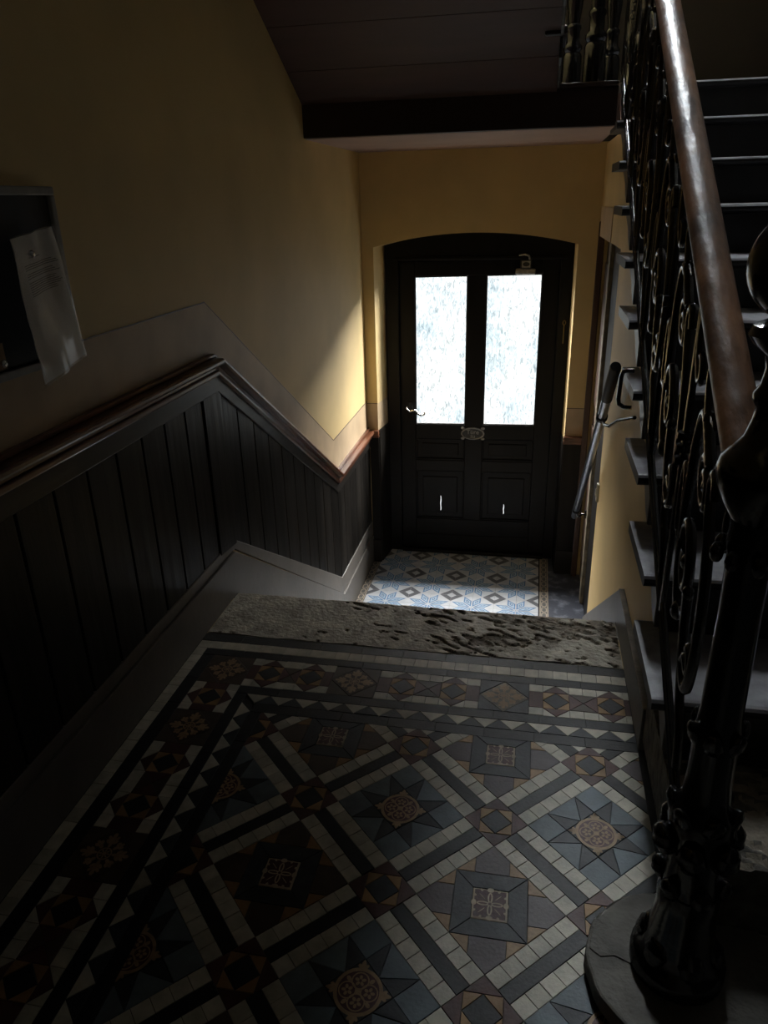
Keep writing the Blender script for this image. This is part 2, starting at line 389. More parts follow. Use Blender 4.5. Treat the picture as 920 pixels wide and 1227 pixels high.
# =================================================================== FLOOR TILES (landing)
floor = Box('floor', XL, 1.6, -1.6, 2.335, -.12, -.0035, 'grout')
tag(floor, 'landing floor of geometric patterned clay tiles', 'floor', kind='structure')
FX0, FX1, FY0, FY1 = -.82, .374, -.30, 1.892
def clip(poly, x0, x1, y0, y1):
    def cut(P, f, inter):
        R = []
        for i in range(len(P)):
            a, b = P[i], P[(i+1) % len(P)]
            fa, fb = f(a), f(b)
            if fa >= 0: R.append(a)
            if (fa >= 0) != (fb >= 0):
                t = fa/(fa-fb); R.append((a[0]+(b[0]-a[0])*t, a[1]+(b[1]-a[1])*t))
        return R
    for f in (lambda p: p[0]-x0, lambda p: x1-p[0], lambda p: p[1]-y0, lambda p: y1-p[1]):
        poly = cut(poly, f, None)
        if len(poly) < 3: return []
    return poly
PIECES = []      # (name, polygon, material)
def parea(P): return .5*sum(P[i][0]*P[(i+1) % len(P)][1]-P[(i+1) % len(P)][0]*P[i][1] for i in range(len(P)))
def piece(name, poly, m, field=True):
    if field: poly = clip(poly, FX0, FX1, FY0, FY1)
    else: poly = clip(poly, -1.2, FX1, FY0, 2.335)
    if len(poly) < 3: return
    Q = []
    for p in poly:
        if not Q or (abs(p[0]-Q[-1][0])+abs(p[1]-Q[-1][1])) > 1e-5: Q.append(p)
    if len(Q) > 2 and abs(Q[0][0]-Q[-1][0])+abs(Q[0][1]-Q[-1][1]) < 1e-5: Q.pop()
    if len(Q) < 3: return
    if parea(Q) < 0: Q = Q[::-1]
    if parea(Q) < 4e-5: return
    PIECES.append((name, Q, m))
A_ = .262; X0_, Y0_ = -.294, 1.290; D_ = A_*math.sqrt(2); P_ = .250; S_ = D_-P_; WQ = P_/6
E1 = (math.sqrt(.5), math.sqrt(.5)); E2 = (-math.sqrt(.5), math.sqrt(.5))
def rot(c, uv): return [(c[0]+u*E1[0]+v*E2[0], c[1]+u*E1[1]+v*E2[1]) for (u, v) in uv]
def rel(c, xy): return [(c[0]+x, c[1]+y) for (x, y) in xy]
MEDALS = []; FLOWERS = []; FLORALS = []
for i in range(-4, 5):
    for j in range(-9, 5):
        c = (X0_+i*A_, Y0_+j*A_)
        if (i+j) % 2 == 0:
            h = S_/2
            for (sx, sy) in ((1, 0), (0, 1), (-1, 0), (0, -1)):
                pass
            for q in range(4):      # dark red corner triangles
                a = [(h, h), (-h, h), (-h, -h), (h, -h)][q]; b1 = [(0, h), (-h, 0), (0, -h), (h, 0)][q]; b0 = [(h, 0), (0, h), (-h, 0), (0, -h)][q]
                piece('triangle_tile', rot(c, [a, b1, b0]), 'tile_red')
                # ochre corner triangles of the inner square: its corners are at b0
                n0 = [(h/2, h/2), (-h/2, h/2), (-h/2, -h/2), (h/2, -h/2)][q]; p0 = [(h/2, -h/2), (h/2, h/2), (-h/2, h/2), (-h/2, -h/2)][q]
                piece('triangle_tile', rot(c, [p0, b0, n0]), 'tile_ochre')
            piece('diamond_tile', rot(c, [(-h/2, -h/2), (h/2, -h/2), (h/2, h/2), (-h/2, h/2)]), 'tile_black' if (i*3+j) % 5 else 'tile_slate')
            # strips to the two neighbours up-right and up-left
            for (du, dv) in ((1, 0), (0, 1)):
                def R(u0, u1, v0, v1):
                    P = [(u0, v0), (u1, v0), (u1, v1), (u0, v1)]
                    if dv: P = [(-v, u) for (u, v) in P]
                    return rot(c, P)
                for k in range(6):
                    for sd in (1, -1):
                        v0, v1 = (h-WQ, h) if sd > 0 else (-h, -h+WQ)
                        piece('square_tile', R(h+k*WQ, h+(k+1)*WQ, v0, v1), 'tile_white')
                piece('bar_tile', R(h, h+P_, -h+WQ, h-WQ), 'tile_black')
        elif i % 2 == 0:            # medallion panel
            p = P_/2; m = .0535
            for sx in (1, -1):
                for sy in (1, -1):
                    piece('square_tile', rot(c, [(sx*m, sy*m), (sx*p, sy*m), (sx*p, sy*p), (sx*m, sy*p)]), 'tile_bluegrey')
            for q in range(4):
                def RR(uv):
                    for _ in range(q): uv = [(-v, u) for (u, v) in uv]
                    return rot(c, uv)
                piece('triangle_tile', RR([(p, -m), (p, m), (m, 0)]), 'tile_bluegrey')
                piece('triangle_tile', RR([(m, 0), (p, m), (m, m)]), 'tile_slate')
                piece('triangle_tile', RR([(m, -m), (p, -m), (m, 0)]), 'tile_slate')
            piece('medallion_tile', rot(c, [(-m, -m), (m, -m), (m, m), (-m, m)]), 'tile_slate')
            MEDALS.append((c, m))
        else:                       # flower panel
            f = .0428; F2 = P_/2/math.sqrt(2)-.0005+.0
            piece('flower_tile', rel(c, [(-f, -f), (f, -f), (f, f), (-f, f)]), 'tile_cream')
            FLOWERS.append((c, f))
            A0 = P_/2*math.sqrt(2)  # distance to panel corner
            B0 = A0/2               # frame half side
            for q in range(4):
                def RW(xy):
                    for _ in range(q): xy = [(-y, x) for (x, y) in xy]
                    return rel(c, xy)
                piece('bar_tile', RW([(f, -f), (B0, -B0), (B0, B0), (f, f)]), 'tile_slate')
                w = .0425
                piece('house_tile', RW([(B0, -w), (B0+(B0-w), -w), (A0, 0), (B0+(B0-w), w), (B0, w)]), 'tile_plum' if i > 0 else 'tile_brown')
                piece('triangle_tile', RW([(B0, w), (B0+(B0-w), w), (B0, B0)]), 'tile_ochre' if i < 1 else 'tile_buff')
                piece('triangle_tile', RW([(B0, -B0), (B0+(B0-w), -w), (B0, -w)]), 'tile_ochre' if i < 1 else 'tile_buff')
# borders ----------------------------------------------------------
def bars(x0, x1, y0, y1, m, step, name='bar_tile', vertical=False, worn=None):
    if vertical:
        n = max(1, round((y1-y0)/step)); s = (y1-y0)/n
        for k in range(n): piece(name, [(x0, y0+k*s), (x1, y0+k*s), (x1, y0+(k+1)*s), (x0, y0+(k+1)*s)], m, False)
    else:
        n = max(1, round((x1-x0)/step)); s = (x1-x0)/n
        for k in range(n): piece(name, [(x0+k*s, y0), (x0+(k+1)*s, y0), (x0+(k+1)*s, y1), (x0+k*s, y1)], m, False)
bars(-1.2, FX1, 2.281, 2.333, 'tile_black', .15)
bars(-1.2, FX1, 2.232, 2.281, 'tile_white', .049, 'square_tile')
bars(-1.158, FX1, 2.191, 2.232, 'tile_black', .15)
bars(-.945, FX1, 1.983, 2.026, 'tile_black', .15)
bars(-.860, FX1, 1.892, 1.937, 'tile_black', .15)
bars(-1.2, -1.158, FY0, 2.232, 'tile_white', .049, 'square_tile', True)
bars(-1.158, -1.11, FY0, 2.191, 'tile_black', .15, vertical=True)
bars(-.945, -.905, FY0, 1.983, 'tile_black', .15, vertical=True)
bars(-.860, -.82, FY0, 1.892, 'tile_black', .15, vertical=True)
def zig_h(x0, x1, y0, y1, s=.0875):
    n = round((x1-x0)/s); s = (x1-x0)/n
    for k in range(n):
        a = x0+k*s
        piece('triangle_tile', [(a, y1), (a+s/2, y0), (a+s, y1)], 'tile_white', False)
        piece('triangle_tile', [(a+s/2, y0), (a+1.5*s, y0), (a+s, y1)], 'tile_slate', False)
def zig_v(y0, y1, x0, x1, s=.0875):
    n = round((y1-y0)/s); s = (y1-y0)/n
    for k in range(n):
        a = y1-k*s
        piece('triangle_tile', [(x0, a), (x0, a-s), (x1, a-s/2)], 'tile_white', False)
        piece('triangle_tile', [(x1, a-s/2), (x0, a-s), (x1, a-1.5*s)], 'tile_slate', False)
zig_h(-.905, FX1+.01, 1.937, 1.983)
zig_v(FY0, 1.937, -.905, -.860)
BW = .0825
def band_map(h, cen):      # local (t along, w across) to world for horizontal / vertical band
    return (lambda P: [(t, cen+w) for (t, w) in P]) if h else (lambda P: [(cen+w, t) for (t, w) in P])
def floral(t, f, red, worn=False):
    b = BW
    piece('floral_tile', f([(t-b, 0), (t, -b), (t+b, 0), (t, b)]), 'tile_worn' if worn else 'tile_brown', False)
    c = f([(t, 0)])[0]; FLORALS.append((c, b, worn))
    for sx in (1, -1):
        for sw in (1, -1): piece('triangle_tile', f([(t+sx*b, sw*b), (t, sw*b), (t+sx*b, 0)]), 'tile_slate' if red else 'tile_brown', False)
def cell(t0, t1, f, two=True, warm='tile_red'):
    """run of one or two diamond squares between two floral tiles"""
    h = .043; b = BW; L = t1-t0
    cs = [t0+L*.25, t0+L*.75] if two else [(t0+t1)/2]
    if two: cs = [t0+.5*L-.0885*L/.355, t0+.5*L+.0885*L/.355]
    edges = [t0]
    for c in cs:
        for s in (-1, 1):
            piece('triangle_tile', f([(c-h, s*h), (c+h, s*h), (c, s*b)]), warm, False)
            piece('triangle_tile', f([(c-h, s*h), (c, s*b), (c-h, s*b)]), 'tile_white', False)
            piece('triangle_tile', f([(c+h, s*h), (c+h, s*b), (c, s*b)]), 'tile_white', False)
            for s2 in (-1, 1): piece('triangle_tile', f([(c+s2*h, s*h), (c, s*h), (c+s2*h, 0)]), 'tile_ochre', False)
        piece('diamond_tile', f([(c-h, 0), (c, -h), (c+h, 0), (c, h)]), 'tile_black', False)
        edges += [c-h, c+h]
    edges.append(t1)
    for k in range(0, len(edges), 2):
        a, e = edges[k], edges[k+1]
        if e-a < .008: continue
        mid = (a+e)/2
        inner = (two and k == 2)
        if inner:
            piece('triangle_tile', f([(a, -h), (mid, 0), (a, h)]), warm, False); piece('triangle_tile', f([(e, -h), (e, h), (mid, 0)]), warm, False)
            piece('triangle_tile', f([(a, h), (mid, 0), (e, h)]), 'tile_brown', False); piece('triangle_tile', f([(a, -h), (e, -h), (mid, 0)]), 'tile_brown', False)
        else:
            piece('bar_tile', f([(a, -h), (e, -h), (e, h), (a, h)]), warm, False)
        for s in (-1, 1):
            n = 2 if e-a > .06 else 1
            for q in range(n):
                u0 = a+(e-a)*q/n; u1 = a+(e-a)*(q+1)/n
                piece('square_tile', f([(u0, s*h), (u1, s*h), (u1, s*b), (u0, s*b)]), 'tile_white', False)
fh = band_map(True, 2.1085); fv = band_map(False, -1.0275)
floral(-1.0275, fh, False)
floral(-.554, fh, False); floral(-.035, fh, True, True); floral(.485, fh, True)
cell(-.945, -.554-BW, fh); cell(-.554+BW, -.035-BW, fh); cell(-.035+BW, .485-BW, fh)
for y in (1.788, 1.27, .752, .234): floral(y, fv, False)
cell(1.788+BW, 2.026, fv, False)
for y in (1.788, 1.27, .752): cell(y-.518+BW, y-BW, fv)

CACHE = {}
def tile_mesh(name, Q, m):
    n = len(Q); cx = sum(p[0] for p in Q)/n; cy = sum(p[1] for p in Q)/n
    rel_ = tuple((round(p[0]-cx, 4), round(p[1]-cy, 4)) for p in Q)
    key = (rel_, m)
    if key in CACHE: return CACHE[key], (cx, cy)
    def inset(d):
        R = []
        for i in range(n):
            a, b, c = Vector(rel_[i-1]), Vector(rel_[i]), Vector(rel_[(i+1) % n])
            e0 = (b-a).normalized(); e1 = (c-b).normalized(); n0 = Vector((-e0.y, e0.x)); n1 = Vector((-e1.y, e1.x))
            k = max(.25, 1+n0.dot(n1)); q = b+(n0+n1)*d/k; R.append((q.x, q.y))
        return R
    o = inset(.0007); t = inset(.0014)
    v = [(x, y, -.008) for x, y in o]+[(x, y, -.0005) for x, y in o]+[(x, y, 0) for x, y in t]
    f = [tuple(range(2*n, 3*n))]
    for i in range(n):
        j = (i+1) % n
        f += [(i, j, n+j, n+i), (n+i, n+j, 2*n+j, 2*n+i)]
    me = mesh(name, v, f, m); CACHE[key] = me
    return me, (cx, cy)
def seen(Q):
    """rough test: in the photographed part of the floor, and how large it shows"""
    cx = sum(p[0] for p in Q)/len(Q); cy = sum(p[1] for p in Q)/len(Q)
    v = M.inverted() @ Vector((cx, cy, 0))
    if v.z > -.1: return 0
    px = W_/2+F_*v.x/-v.z; py = H_/2-F_*v.y/-v.z
    if not (-25 < px < 945 and py < 1250): return 0
    return parea(Q)/(v.z*v.z)
PIECES = [(n, Q, m, seen(Q)) for n, Q, m in PIECES]
byname = {}
for p in PIECES: byname.setdefault(p[0], []).append(p)
# give the big families distinct plain names so that each stays within the limit
stuff = {}
for nm, L in byname.items():
    L.sort(key=lambda p: -p[3])
    sub = {}
    for (n, Q, m, s) in L:
        nn = {'tile_white': 'white_', 'tile_black': 'black_', 'tile_slate': 'slate_', 'tile_bluegrey': 'blue_', 'tile_red': 'red_', 'tile_ochre': 'ochre_', 'tile_buff': 'buff_', 'tile_brown': 'brown_', 'tile_plum': 'plum_'}.get(m, '')+n
        k = sub.get(nn, 0)
        if s > 0 and k < 290:
            sub[nn] = k+1
            me, c = tile_mesh(nn, Q, m)
            o = link(nn, me, floor, (c[0], c[1], random.uniform(-.0008, .0004)))
            o.rotation_euler = (random.uniform(-.006, .006), random.uniform(-.006, .006), 0)
        else: stuff.setdefault(m, []).append(Q)
mb = MB(); mlist = list(stuff)
for mi, m in enumerate(mlist):
    for Q in stuff[m]:
        n = len(Q)
        mb.add([(x, y, -.008) for x, y in Q]+[(x, y, -.0002) for x, y in Q], [tuple(range(n, 2*n))]+[(i, (i+1) % n, n+(i+1) % n, n+i) for i in range(n)], mi)
if mlist:
    so = mb.build('remaining_tiles', mlist, floor); so['kind'] = 'stuff'
# printed / inlaid ornaments on the decorated tiles
def disc(mb, c, r, z, mi, n=20, sx=1, sy=1, ang=0):
    ca, sa = math.cos(ang), math.sin(ang)
    v = []
    for k in range(n):
        a = 2*math.pi*k/n; x, y = r*sx*math.cos(a), r*sy*math.sin(a)
        v.append((c[0]+x*ca-y*sa, c[1]+x*sa+y*ca, z))
    mb.add(v, [tuple(range(n))], mi)
def ring(mb, c, r0, r1, z, mi, n=28):
    v = []
    for k in range(n):
        a = 2*math.pi*k/n; v += [(c[0]+r0*math.cos(a), c[1]+r0*math.sin(a), z), (c[0]+r1*math.cos(a), c[1]+r1*math.sin(a), z)]
    mb.add(v, [(2*k, 2*k+1, (2*k+3) % (2*n), (2*k+2) % (2*n)) for k in range(n)], mi)
def medal_mesh(m):
    mb = MB(); z = .0007
    disc(mb, (0, 0), .052, z, 1, 32); ring(mb, (0, 0), .0455, .0535, z+.0003, 0)
    for k in range(4):
        a = math.pi/2*k; c = (math.cos(a)*.0235, math.sin(a)*.0235)
        c = (math.cos(a+0)*.0238, math.sin(a)*.0238)
        ring(mb, c, .0168, .0198, z+.0004, 0, 18)
        for q in range(5):
            b = 2*math.pi*q/5+a; disc(mb, (c[0]+math.cos(b)*.0078, c[1]+math.sin(b)*.0078), .0052, z+.0005, 0, 8, 1.0, .72, b)
        disc(mb, c, .003, z+.0007, 1, 8)
        a2 = a+math.pi/4; disc(mb, (math.cos(a2)*.036, math.sin(a2)*.036), .006, z+.0004, 0, 8, 1.2, .8, a2)
        # leaf tips towards the corners of the tile
        for (d, w, o) in ((.060, .0095, 0), (.066, .006, 0), (.057, .007, .12), (.057, .007, -.12)):
            disc(mb, (math.cos(a+o)*d, math.sin(a+o)*d), w, z+.0002, 0, 8, 1.0, .62, a+o*6)
    disc(mb, (0, 0), .006, z+.0005, 0, 8)
    return mesh('medallion_ornament', mb.v, mb.f, ['tile_buff', 'tile_maroon'], mb.m)
def flower_mesh(f):
    mb = MB(); z = .0006; q = .0375
    mb.add([(-q, -q, z), (q, -q, z), (q, q, z), (-q, q, z)], [(0, 1, 2, 3)], 0)
    for k in range(4):
        a = math.pi/2*k; b = a+math.pi/4
        disc(mb, (math.cos(a)*.0165, math.sin(a)*.0165), .0150, z+.0003, 1, 16, 1, .42, a)
        disc(mb, (math.cos(a)*.0165, math.sin(a)*.0165), .0110, z+.0005, 0, 14, 1, .24, a)
        disc(mb, (math.cos(a)*.0385, math.sin(a)*.0385), .0085, z+.0003, 1, 12, .75, 1, a)
        for o in (-.52, .52): disc(mb, (math.cos(a+o)*.0425, math.sin(a+o)*.0425), .0048, z+.0003, 1, 8, 1, .7, a+o)
        disc(mb, (math.cos(b)*.027, math.sin(b)*.027), .0115, z+.0003, 1, 8, 1, .10, b)
    disc(mb, (0, 0), .0065, z+.0007, 1, 10); disc(mb, (0, 0), .0042, z+.0009, 0, 10)
    return mesh('flower_ornament', mb.v, mb.f, ['tile_maroon', 'tile_cream'], mb.m)
def floral_mesh(worn):
    mb = MB(); z = .0006
    ring(mb, (0, 0), .016, .020, z, 0, 20); disc(mb, (0, 0), .006, z, 0, 10)
    for k in range(8):
        a = math.pi/4*k; disc(mb, (math.cos(a)*.0105, math.sin(a)*.0105), .0048, z+.0001, 0, 8, 1, .5, a)
    for k in range(4):
        a = math.pi/2*k
        for (d, w, s, o) in ((.030, .010, .5, 0), (.046, .012, .62, 0), (.060, .009, .7, 0), (.040, .009, .55, .26), (.040, .009, .55, -.26), (.052, .008, .6, .20), (.052, .008, .6, -.20)):
            disc(mb, (math.cos(a+o)*d, math.sin(a+o)*d), w, z+.0002, 0, 10, 1, s, a+o*3)
        b = a+math.pi/4
        for (d, w, s, o) in ((.030, .009, .6, 0), (.041, .008, .7, .16), (.041, .008, .7, -.16), (.048, .006, .8, 0)):
            disc(mb, (math.cos(b+o)*d, math.sin(b+o)*d), w, z+.0002, 0, 10, 1, s, b+o*3)
    return mesh('floral_ornament', mb.v, mb.f, ['tile_worn' if worn else 'tile_buff'], mb.m)
mm, fm_, lm = medal_mesh(.05), flower_mesh(.04), floral_mesh(False); lw = floral_mesh(False)
def decorated(name):
    return [o for o in floor.children if o.name.split('.')[0].endswith(name)]
def near(objs, c):
    for o in objs:
        l = Vector(o.location)+Vector(floor.location)
        if abs(l.x-c[0]) < .03 and abs(l.y-c[1]) < .03: return o
for (lst, me, nm, pn) in ((MEDALS, mm, 'inlaid_medallion', 'medallion_tile'), (FLOWERS, fm_, 'inlaid_flower', 'flower_tile'), ([(a, b) for a, b, w in FLORALS if True], lm, 'inlaid_floral', 'floral_tile')):
    objs = decorated(pn)
    for t in lst:
        c = t[0]
        if not (FX0+.04 < c[0] < FX1-.04 or pn == 'floral_tile') or c[0] > FX1-.02 or c[1] < .45 or c[1] > 2.2 or (pn != 'floral_tile' and c[1] > FY1-.05): 
            if not (pn == 'medallion_tile' and abs(c[0]-FX0) < .03 and c[1] > .45 and c[1] < FY1): continue
        par = near(objs, c)
        if par is None: par = floor
        o = link(nm, me, par, (c[0], c[1], .0004))
        if abs(c[0]-FX0) < .03 and pn == 'medallion_tile':
            # half medallion where the field is cut by the border
            bm = bmesh.new(); bm.from_mesh(me); bmesh.ops.bisect_plane(bm, geom=bm.verts[:]+bm.edges[:]+bm.faces[:], plane_co=(FX0-c[0], 0, 0), plane_no=(-1, 0, 0), clear_outer=True)
            m2 = me.copy(); bm.to_mesh(m2); bm.free(); o.data = m2

# =================================================================== STONE THRESHOLD
def rough_grid(name, x0, x1, y0, y1, z, nx, ny, amp, m, depth=.16, mask=None, label=None, cat=None, seed=0, edge=.01):
    v = []; f = []; CH = []
    for j in range(ny+1):
        for i in range(nx+1):
            u = i/nx; w = j/ny; x = x0+(x1-x0)*u; y = y0+(y1-y0)*w
            e = min(1, min(w, 1-w)*ny/2.0)
            n1 = noise.noise(Vector((x*19+seed, y*46+x*15, seed)));  n2 = noise.noise(Vector((x*6+seed, y*9, 3.3)))
            n3 = noise.noise(Vector((x*60+seed, y*110+x*35, 7.1)))
            k = mask(u, w) if mask else 1
            t = (n1*.9+n2*.75+n3*.35+(k-1)*.55+.02)/.22; t = min(1, max(0, t)); chip = t*t*(3-2*t)
            CH.append(chip)
            dz = -amp*chip*(.75+.5*n3)+amp*.10*n3+amp*.22*n2
            yy = y+(edge*noise.noise(Vector((x*7+seed, w*3, 1.7))) if j in (0, ny) else 0)
            if j == ny: dz -= .006
            v.append((x, yy, z+dz))
    for j in range(ny):
        for i in range(nx):
            a = j*(nx+1)+i; f.append((a, a+1, a+nx+2, a+nx+1))
    # skirt down
    per = [i for i in range(nx+1)]+[(j*(nx+1)+nx) for j in range(1, ny+1)]+[ny*(nx+1)+i for i in range(nx-1, -1, -1)]+[j*(nx+1) for j in range(ny-1, 0, -1)]
    b0 = len(v)
    for p in per: v.append((v[p][0], v[p][1], z-depth))
    n = len(per)
    for k in range(n): f.append((per[k], b0+k, b0+(k+1) % n, per[(k+1) % n]))
    f.append(tuple(b0+k for k in range(n)))
    me = mesh(name, v, f, [m, 'stone_chip'], [1 if max(q) < len(CH) and sum(CH[i_] for i_ in q)/len(q) > .35 else 0 for q in f])
    for p in me.polygons: p.use_smooth = True
    me.set_sharp_from_angle(angle=math.radians(50))
    c = Vector(((x0+x1)/2, (y0+y1)/2, z-depth)); me.transform(Matrix.Translation(-c))
    o = link(name, me, None, c)
    return tag(o, label, cat)
th = rough_grid('stone_threshold', XS, .374, 2.337, 2.662, .001, 330, 80, .011, 'stone_rough', .165,
                mask=lambda u, w: min(1, max(.12, (u-.12)*1.5)) * (0.45+.55*min(1, w*2.2)), label='rough chiselled stone slab along the head of the entrance steps', cat='threshold')

# =================================================================== ENTRANCE STEPS (mostly hidden) and entrance floor
es = empty('entrance_steps', (-.41, 3.5, ZL), 'stone steps going down from the landing to the front door', 'steps')
for k in range(1, 7):
    z = -k*1.2/7; y0 = 2.655+(k-1)*.28
    MB().box(XS+.002, .37, y0, y0+.30, z-.165, z).build('step', 'stone_chip', es, bevel=.006)
ef = Box('floor_entrance', XL, XR+.10, 4.0, YD+.30, ZL-.1, ZL-.004, 'grout')
tag(ef, 'entrance floor of blue and grey star patterned cement tiles', 'floor', kind='structure')
TS = .16; TX0, TY0 = -1.145, 5.085
def star_tile_mesh(odd):
    # quarter of the pattern: blue star centre at (0,0), grey diamond centre at (TS,TS)
    mb = MB(); g = .0006; z = 0
    mb.box(g, TS-g, g, TS-g, -.012, z, 0)
    def poly(P, mi, zz): mb.add([(min(TS-g, max(g, x)), min(TS-g, max(g, y)), zz) for x, y in P], [tuple(range(len(P)))], mi)
    def rhomb(a, L, w, s, mi, zz):
        d = (math.cos(a), math.sin(a)); n_ = (-d[1], d[0]); c = L/2+.012
        P = [(d[0]*(c-s*L/2), d[1]*(c-s*L/2)), (d[0]*c-n_[0]*w*s, d[1]*c-n_[1]*w*s), (d[0]*(c+s*L/2), d[1]*(c+s*L/2)), (d[0]*c+n_[0]*w*s, d[1]*c+n_[1]*w*s)]
        poly(P, mi, zz)
    for a in (math.radians(22.5), math.radians(67.5)):
        rhomb(a, .150, .031, 1.0, 1, .0004); rhomb(a, .150, .031, .70, 2, .0007); rhomb(a, .150, .031, .36, 1, .0010); rhomb(a, .150, .031, .14, 0, .0012)
    h = .088
    poly([(TS-g, TS-h), (TS-g, TS-g), (TS-h, TS-g)], 3, .0004)
    poly([(TS-g, TS-.036), (TS-g, TS-g), (TS-.036, TS-g)], 0, .0007)
    return mesh('star_tile', mb.v, mb.f, ['cement_white', 'cement_blue', 'cement_paleblue', 'cement_grey'], mb.m)
stm = star_tile_mesh(0)
for i in range(8):
    for j in range(-6, 4):
        # star centres at odd lattice corners (-.985 + .32 n, 5.085 + .32 n)
        x = TX0+i*TS; y = TY0+j*TS
        if y > YD-.02: continue
        sx = 1 if i % 2 == 1 else -1; sy = 1 if j % 2 == 0 else -1
        a = {(1, 1): 0, (-1, 1): math.pi/2, (-1, -1): math.pi, (1, -1): -math.pi/2}[(sx, sy)]
        cx = x if sx > 0 else x+TS; cy = y if sy > 0 else y+TS
        link('star_tile', stm, ef, (cx, cy, ZL+random.uniform(-.0004, .0004)), a)
def chain_mesh():
    mb = MB(); w = .066; l = .16; mb.box(-w/2, w/2, .0005, l-.0005, -.012, 0, 0)
    for x in (-w/2+.006, w/2-.006): mb.add([(x-.003, .001, .0004), (x+.003, .001, .0004), (x+.003, l-.001, .0004), (x-.003, l-.001, .0004)], [(0, 1, 2, 3)], 1)
    for k in range(2):
        c = .04+.08*k; a, b, ch = .019, .035, .011
        def oc(s): return [(-a*s+ch, c-b*s), (a*s-ch, c-b*s), (a*s, c-b*s+ch), (a*s, c+b*s-ch), (a*s-ch, c+b*s), (-a*s+ch, c+b*s), (-a*s, c+b*s-ch), (-a*s, c-b*s+ch)]
        mb.add([(x, y, .0004) for x, y in oc(1)], [tuple(range(8))], 1)
        mb.add([(x, y, .0007) for x, y in [(px*.72, c+(py-c)*.80) for px, py in oc(1)]], [tuple(range(8))], 2)
        mb.add([(x, y, .0010) for x, y in [(px*.45, c+(py-c)*.5) for px, py in oc(1)]], [tuple(range(8))], 0)
    return mesh('border_tile', mb.v, mb.f, ['cement_dark', 'cement_tan', 'cement_dark'], mb.m)
chm = chain_mesh()
for xc in (-1.180, .176):
    for j in range(-6, 4):
        y = TY0+j*TS
        if y+TS > YD+.06: continue
        link('border_tile', chm, ef, (xc, y, ZL+random.uniform(-.0003, .0003)))
Box('linoleum_sheet', .2095, XR+.10, 4.05, YD, ZL-.004, ZL+.001, 'linoleum', ef)

# =================================================================== LEFT PANELLING
tp = empty('trim_2', (XS, 2.0, 0), 'black stained vertical board panelling on the left wall with sloping top', 'panelling', kind='structure')
seams = [-.124+.158*k for k in range(17)]             # ... 2.404
seams = [s for s in seams if s < 2.42]+[2.553]
def plank(y0, y1, x1=XL+.012):
    g = .003
    MB().prism([(y0+g, bend(y0, .225, -.85)), (y1-g, bend(y1, .225, -.85)), (y1-g, bend(y1, .90, -.185)), (y0+g, bend(y0, .90, -.185))], XL, x1, 'x').build('plank', 'black_wood', tp, bevel=.0035, seg=1)
for a, b in zip(seams[:-1], seams[1:]): plank(a, b)
plank(2.553, 2.727, XL+.018)
s2 = [2.727]+[2.881+.172*k for k in range(9)]+[4.42]
s2 = [s for s in s2 if s <= 4.42]
for a, b in zip(s2[:-1], s2[1:]): plank(a, b)
s3 = [4.42+.168*k for k in range(7)]; s3[-1] = YB
for a, b in zip(s3[:-1], s3[1:]): plank(a, b)
def strip(name, top, bot, y0, y1, x0, x1, m, parent, bevel=.003):
    return MB().prism(band_poly(top, bot, y0, y1), x0, x1, 'x').build(name, m, parent, bevel=bevel)
# dark backing joint
strip('backing', (.9, -.185), (.2, -.87), -1.5, YB, XL, XL+.003, 'board_black', tp, 0)
strip('frieze', (.945, -.140), (.876, -.209), -1.5, YB, XL, XL+.020, 'black_frieze', tp)
strip('rail_moulding', (.962, -.123), (.940, -.145), -1.5, YB, XL, XL+.034, 'rail_wood', tp, .006)
strip('rail_cove', (.985, -.100), (.962, -.123), -1.5, YB, XL, XL+.026, 'rail_wood', tp, .003)
strip('rail_cap', (1.010, -.075), (.985, -.100), -1.5, YB, XL, XL+.060, 'rail_wood', tp, .008)
strip('rail_top_bead', (1.026, -.059), (1.010, -.075), -1.5, YB, XL, XL+.022, 'rail_wood', tp, .005)
bl = empty('baseboard_left', (XS, 2.0, 0), 'grey painted skirting following the landing and the steps on the left', 'baseboard', kind='structure')
strip('base_moulding', (.238, -.838), (.190, -.970), -1.5, YB, XL, XL+.016, 'skirting_grey', bl, .005)
MB().prism([(-1.5, .0), (2.66, .0), (2.66, -.25), (4.42, -1.2), (YB, -1.2), (YB, -.970), (4.42, -.970), (2.68, .190), (-1.5, .190)][0:2]+[(2.66, -.4), (4.1, -1.2), (YB, -1.2), (YB, -.970), (4.42, -.970), (2.68, .190), (-1.5, .190)], XL, XS, 'x').build('base_board', 'skirting_grey', bl, bevel=.003)
# back wall panelling either side of the door
tb = empty('trim_3', (-.4, YB, ZL), 'black wood panelling beside the front door', 'panelling', kind='structure')
def post(x0, x1, top=-.075):
    MB().box(x0, x1, YB-.018, YB, ZL, top-.05).build('panel_board', 'black_wood', tb, bevel=.003)
    MB().box(x0-.003, x1+.003, YB-.045, YB, top-.035, top).build('rail_cap', 'rail_wood', tb, bevel=.006)
    MB().box(x0-.003, x1+.003, YB-.028, YB, top-.06, top-.035).build('rail_moulding', 'rail_wood', tb, bevel=.004)
    MB().box(x0-.002, x1+.002, YB-.032, YB, ZL, ZL+.20).build('plinth', 'black_frieze', tb, bevel=.004)
post(XL+.02, -1.136); post(.258, XR)
MB().add([(-1.140, YB, ZL), (-1.104, YD, ZL), (-1.104, YD, -.08), (-1.140, YB, -.08), (-1.128, YB-.001, ZL), (-1.092, YD, ZL), (-1.092, YD, -.08), (-1.128, YB-.001, -.08)],
         [(4, 5, 6, 7), (3, 7, 6, 2), (0, 4, 7, 3)]).build('reveal_board', 'black_wood', tb)
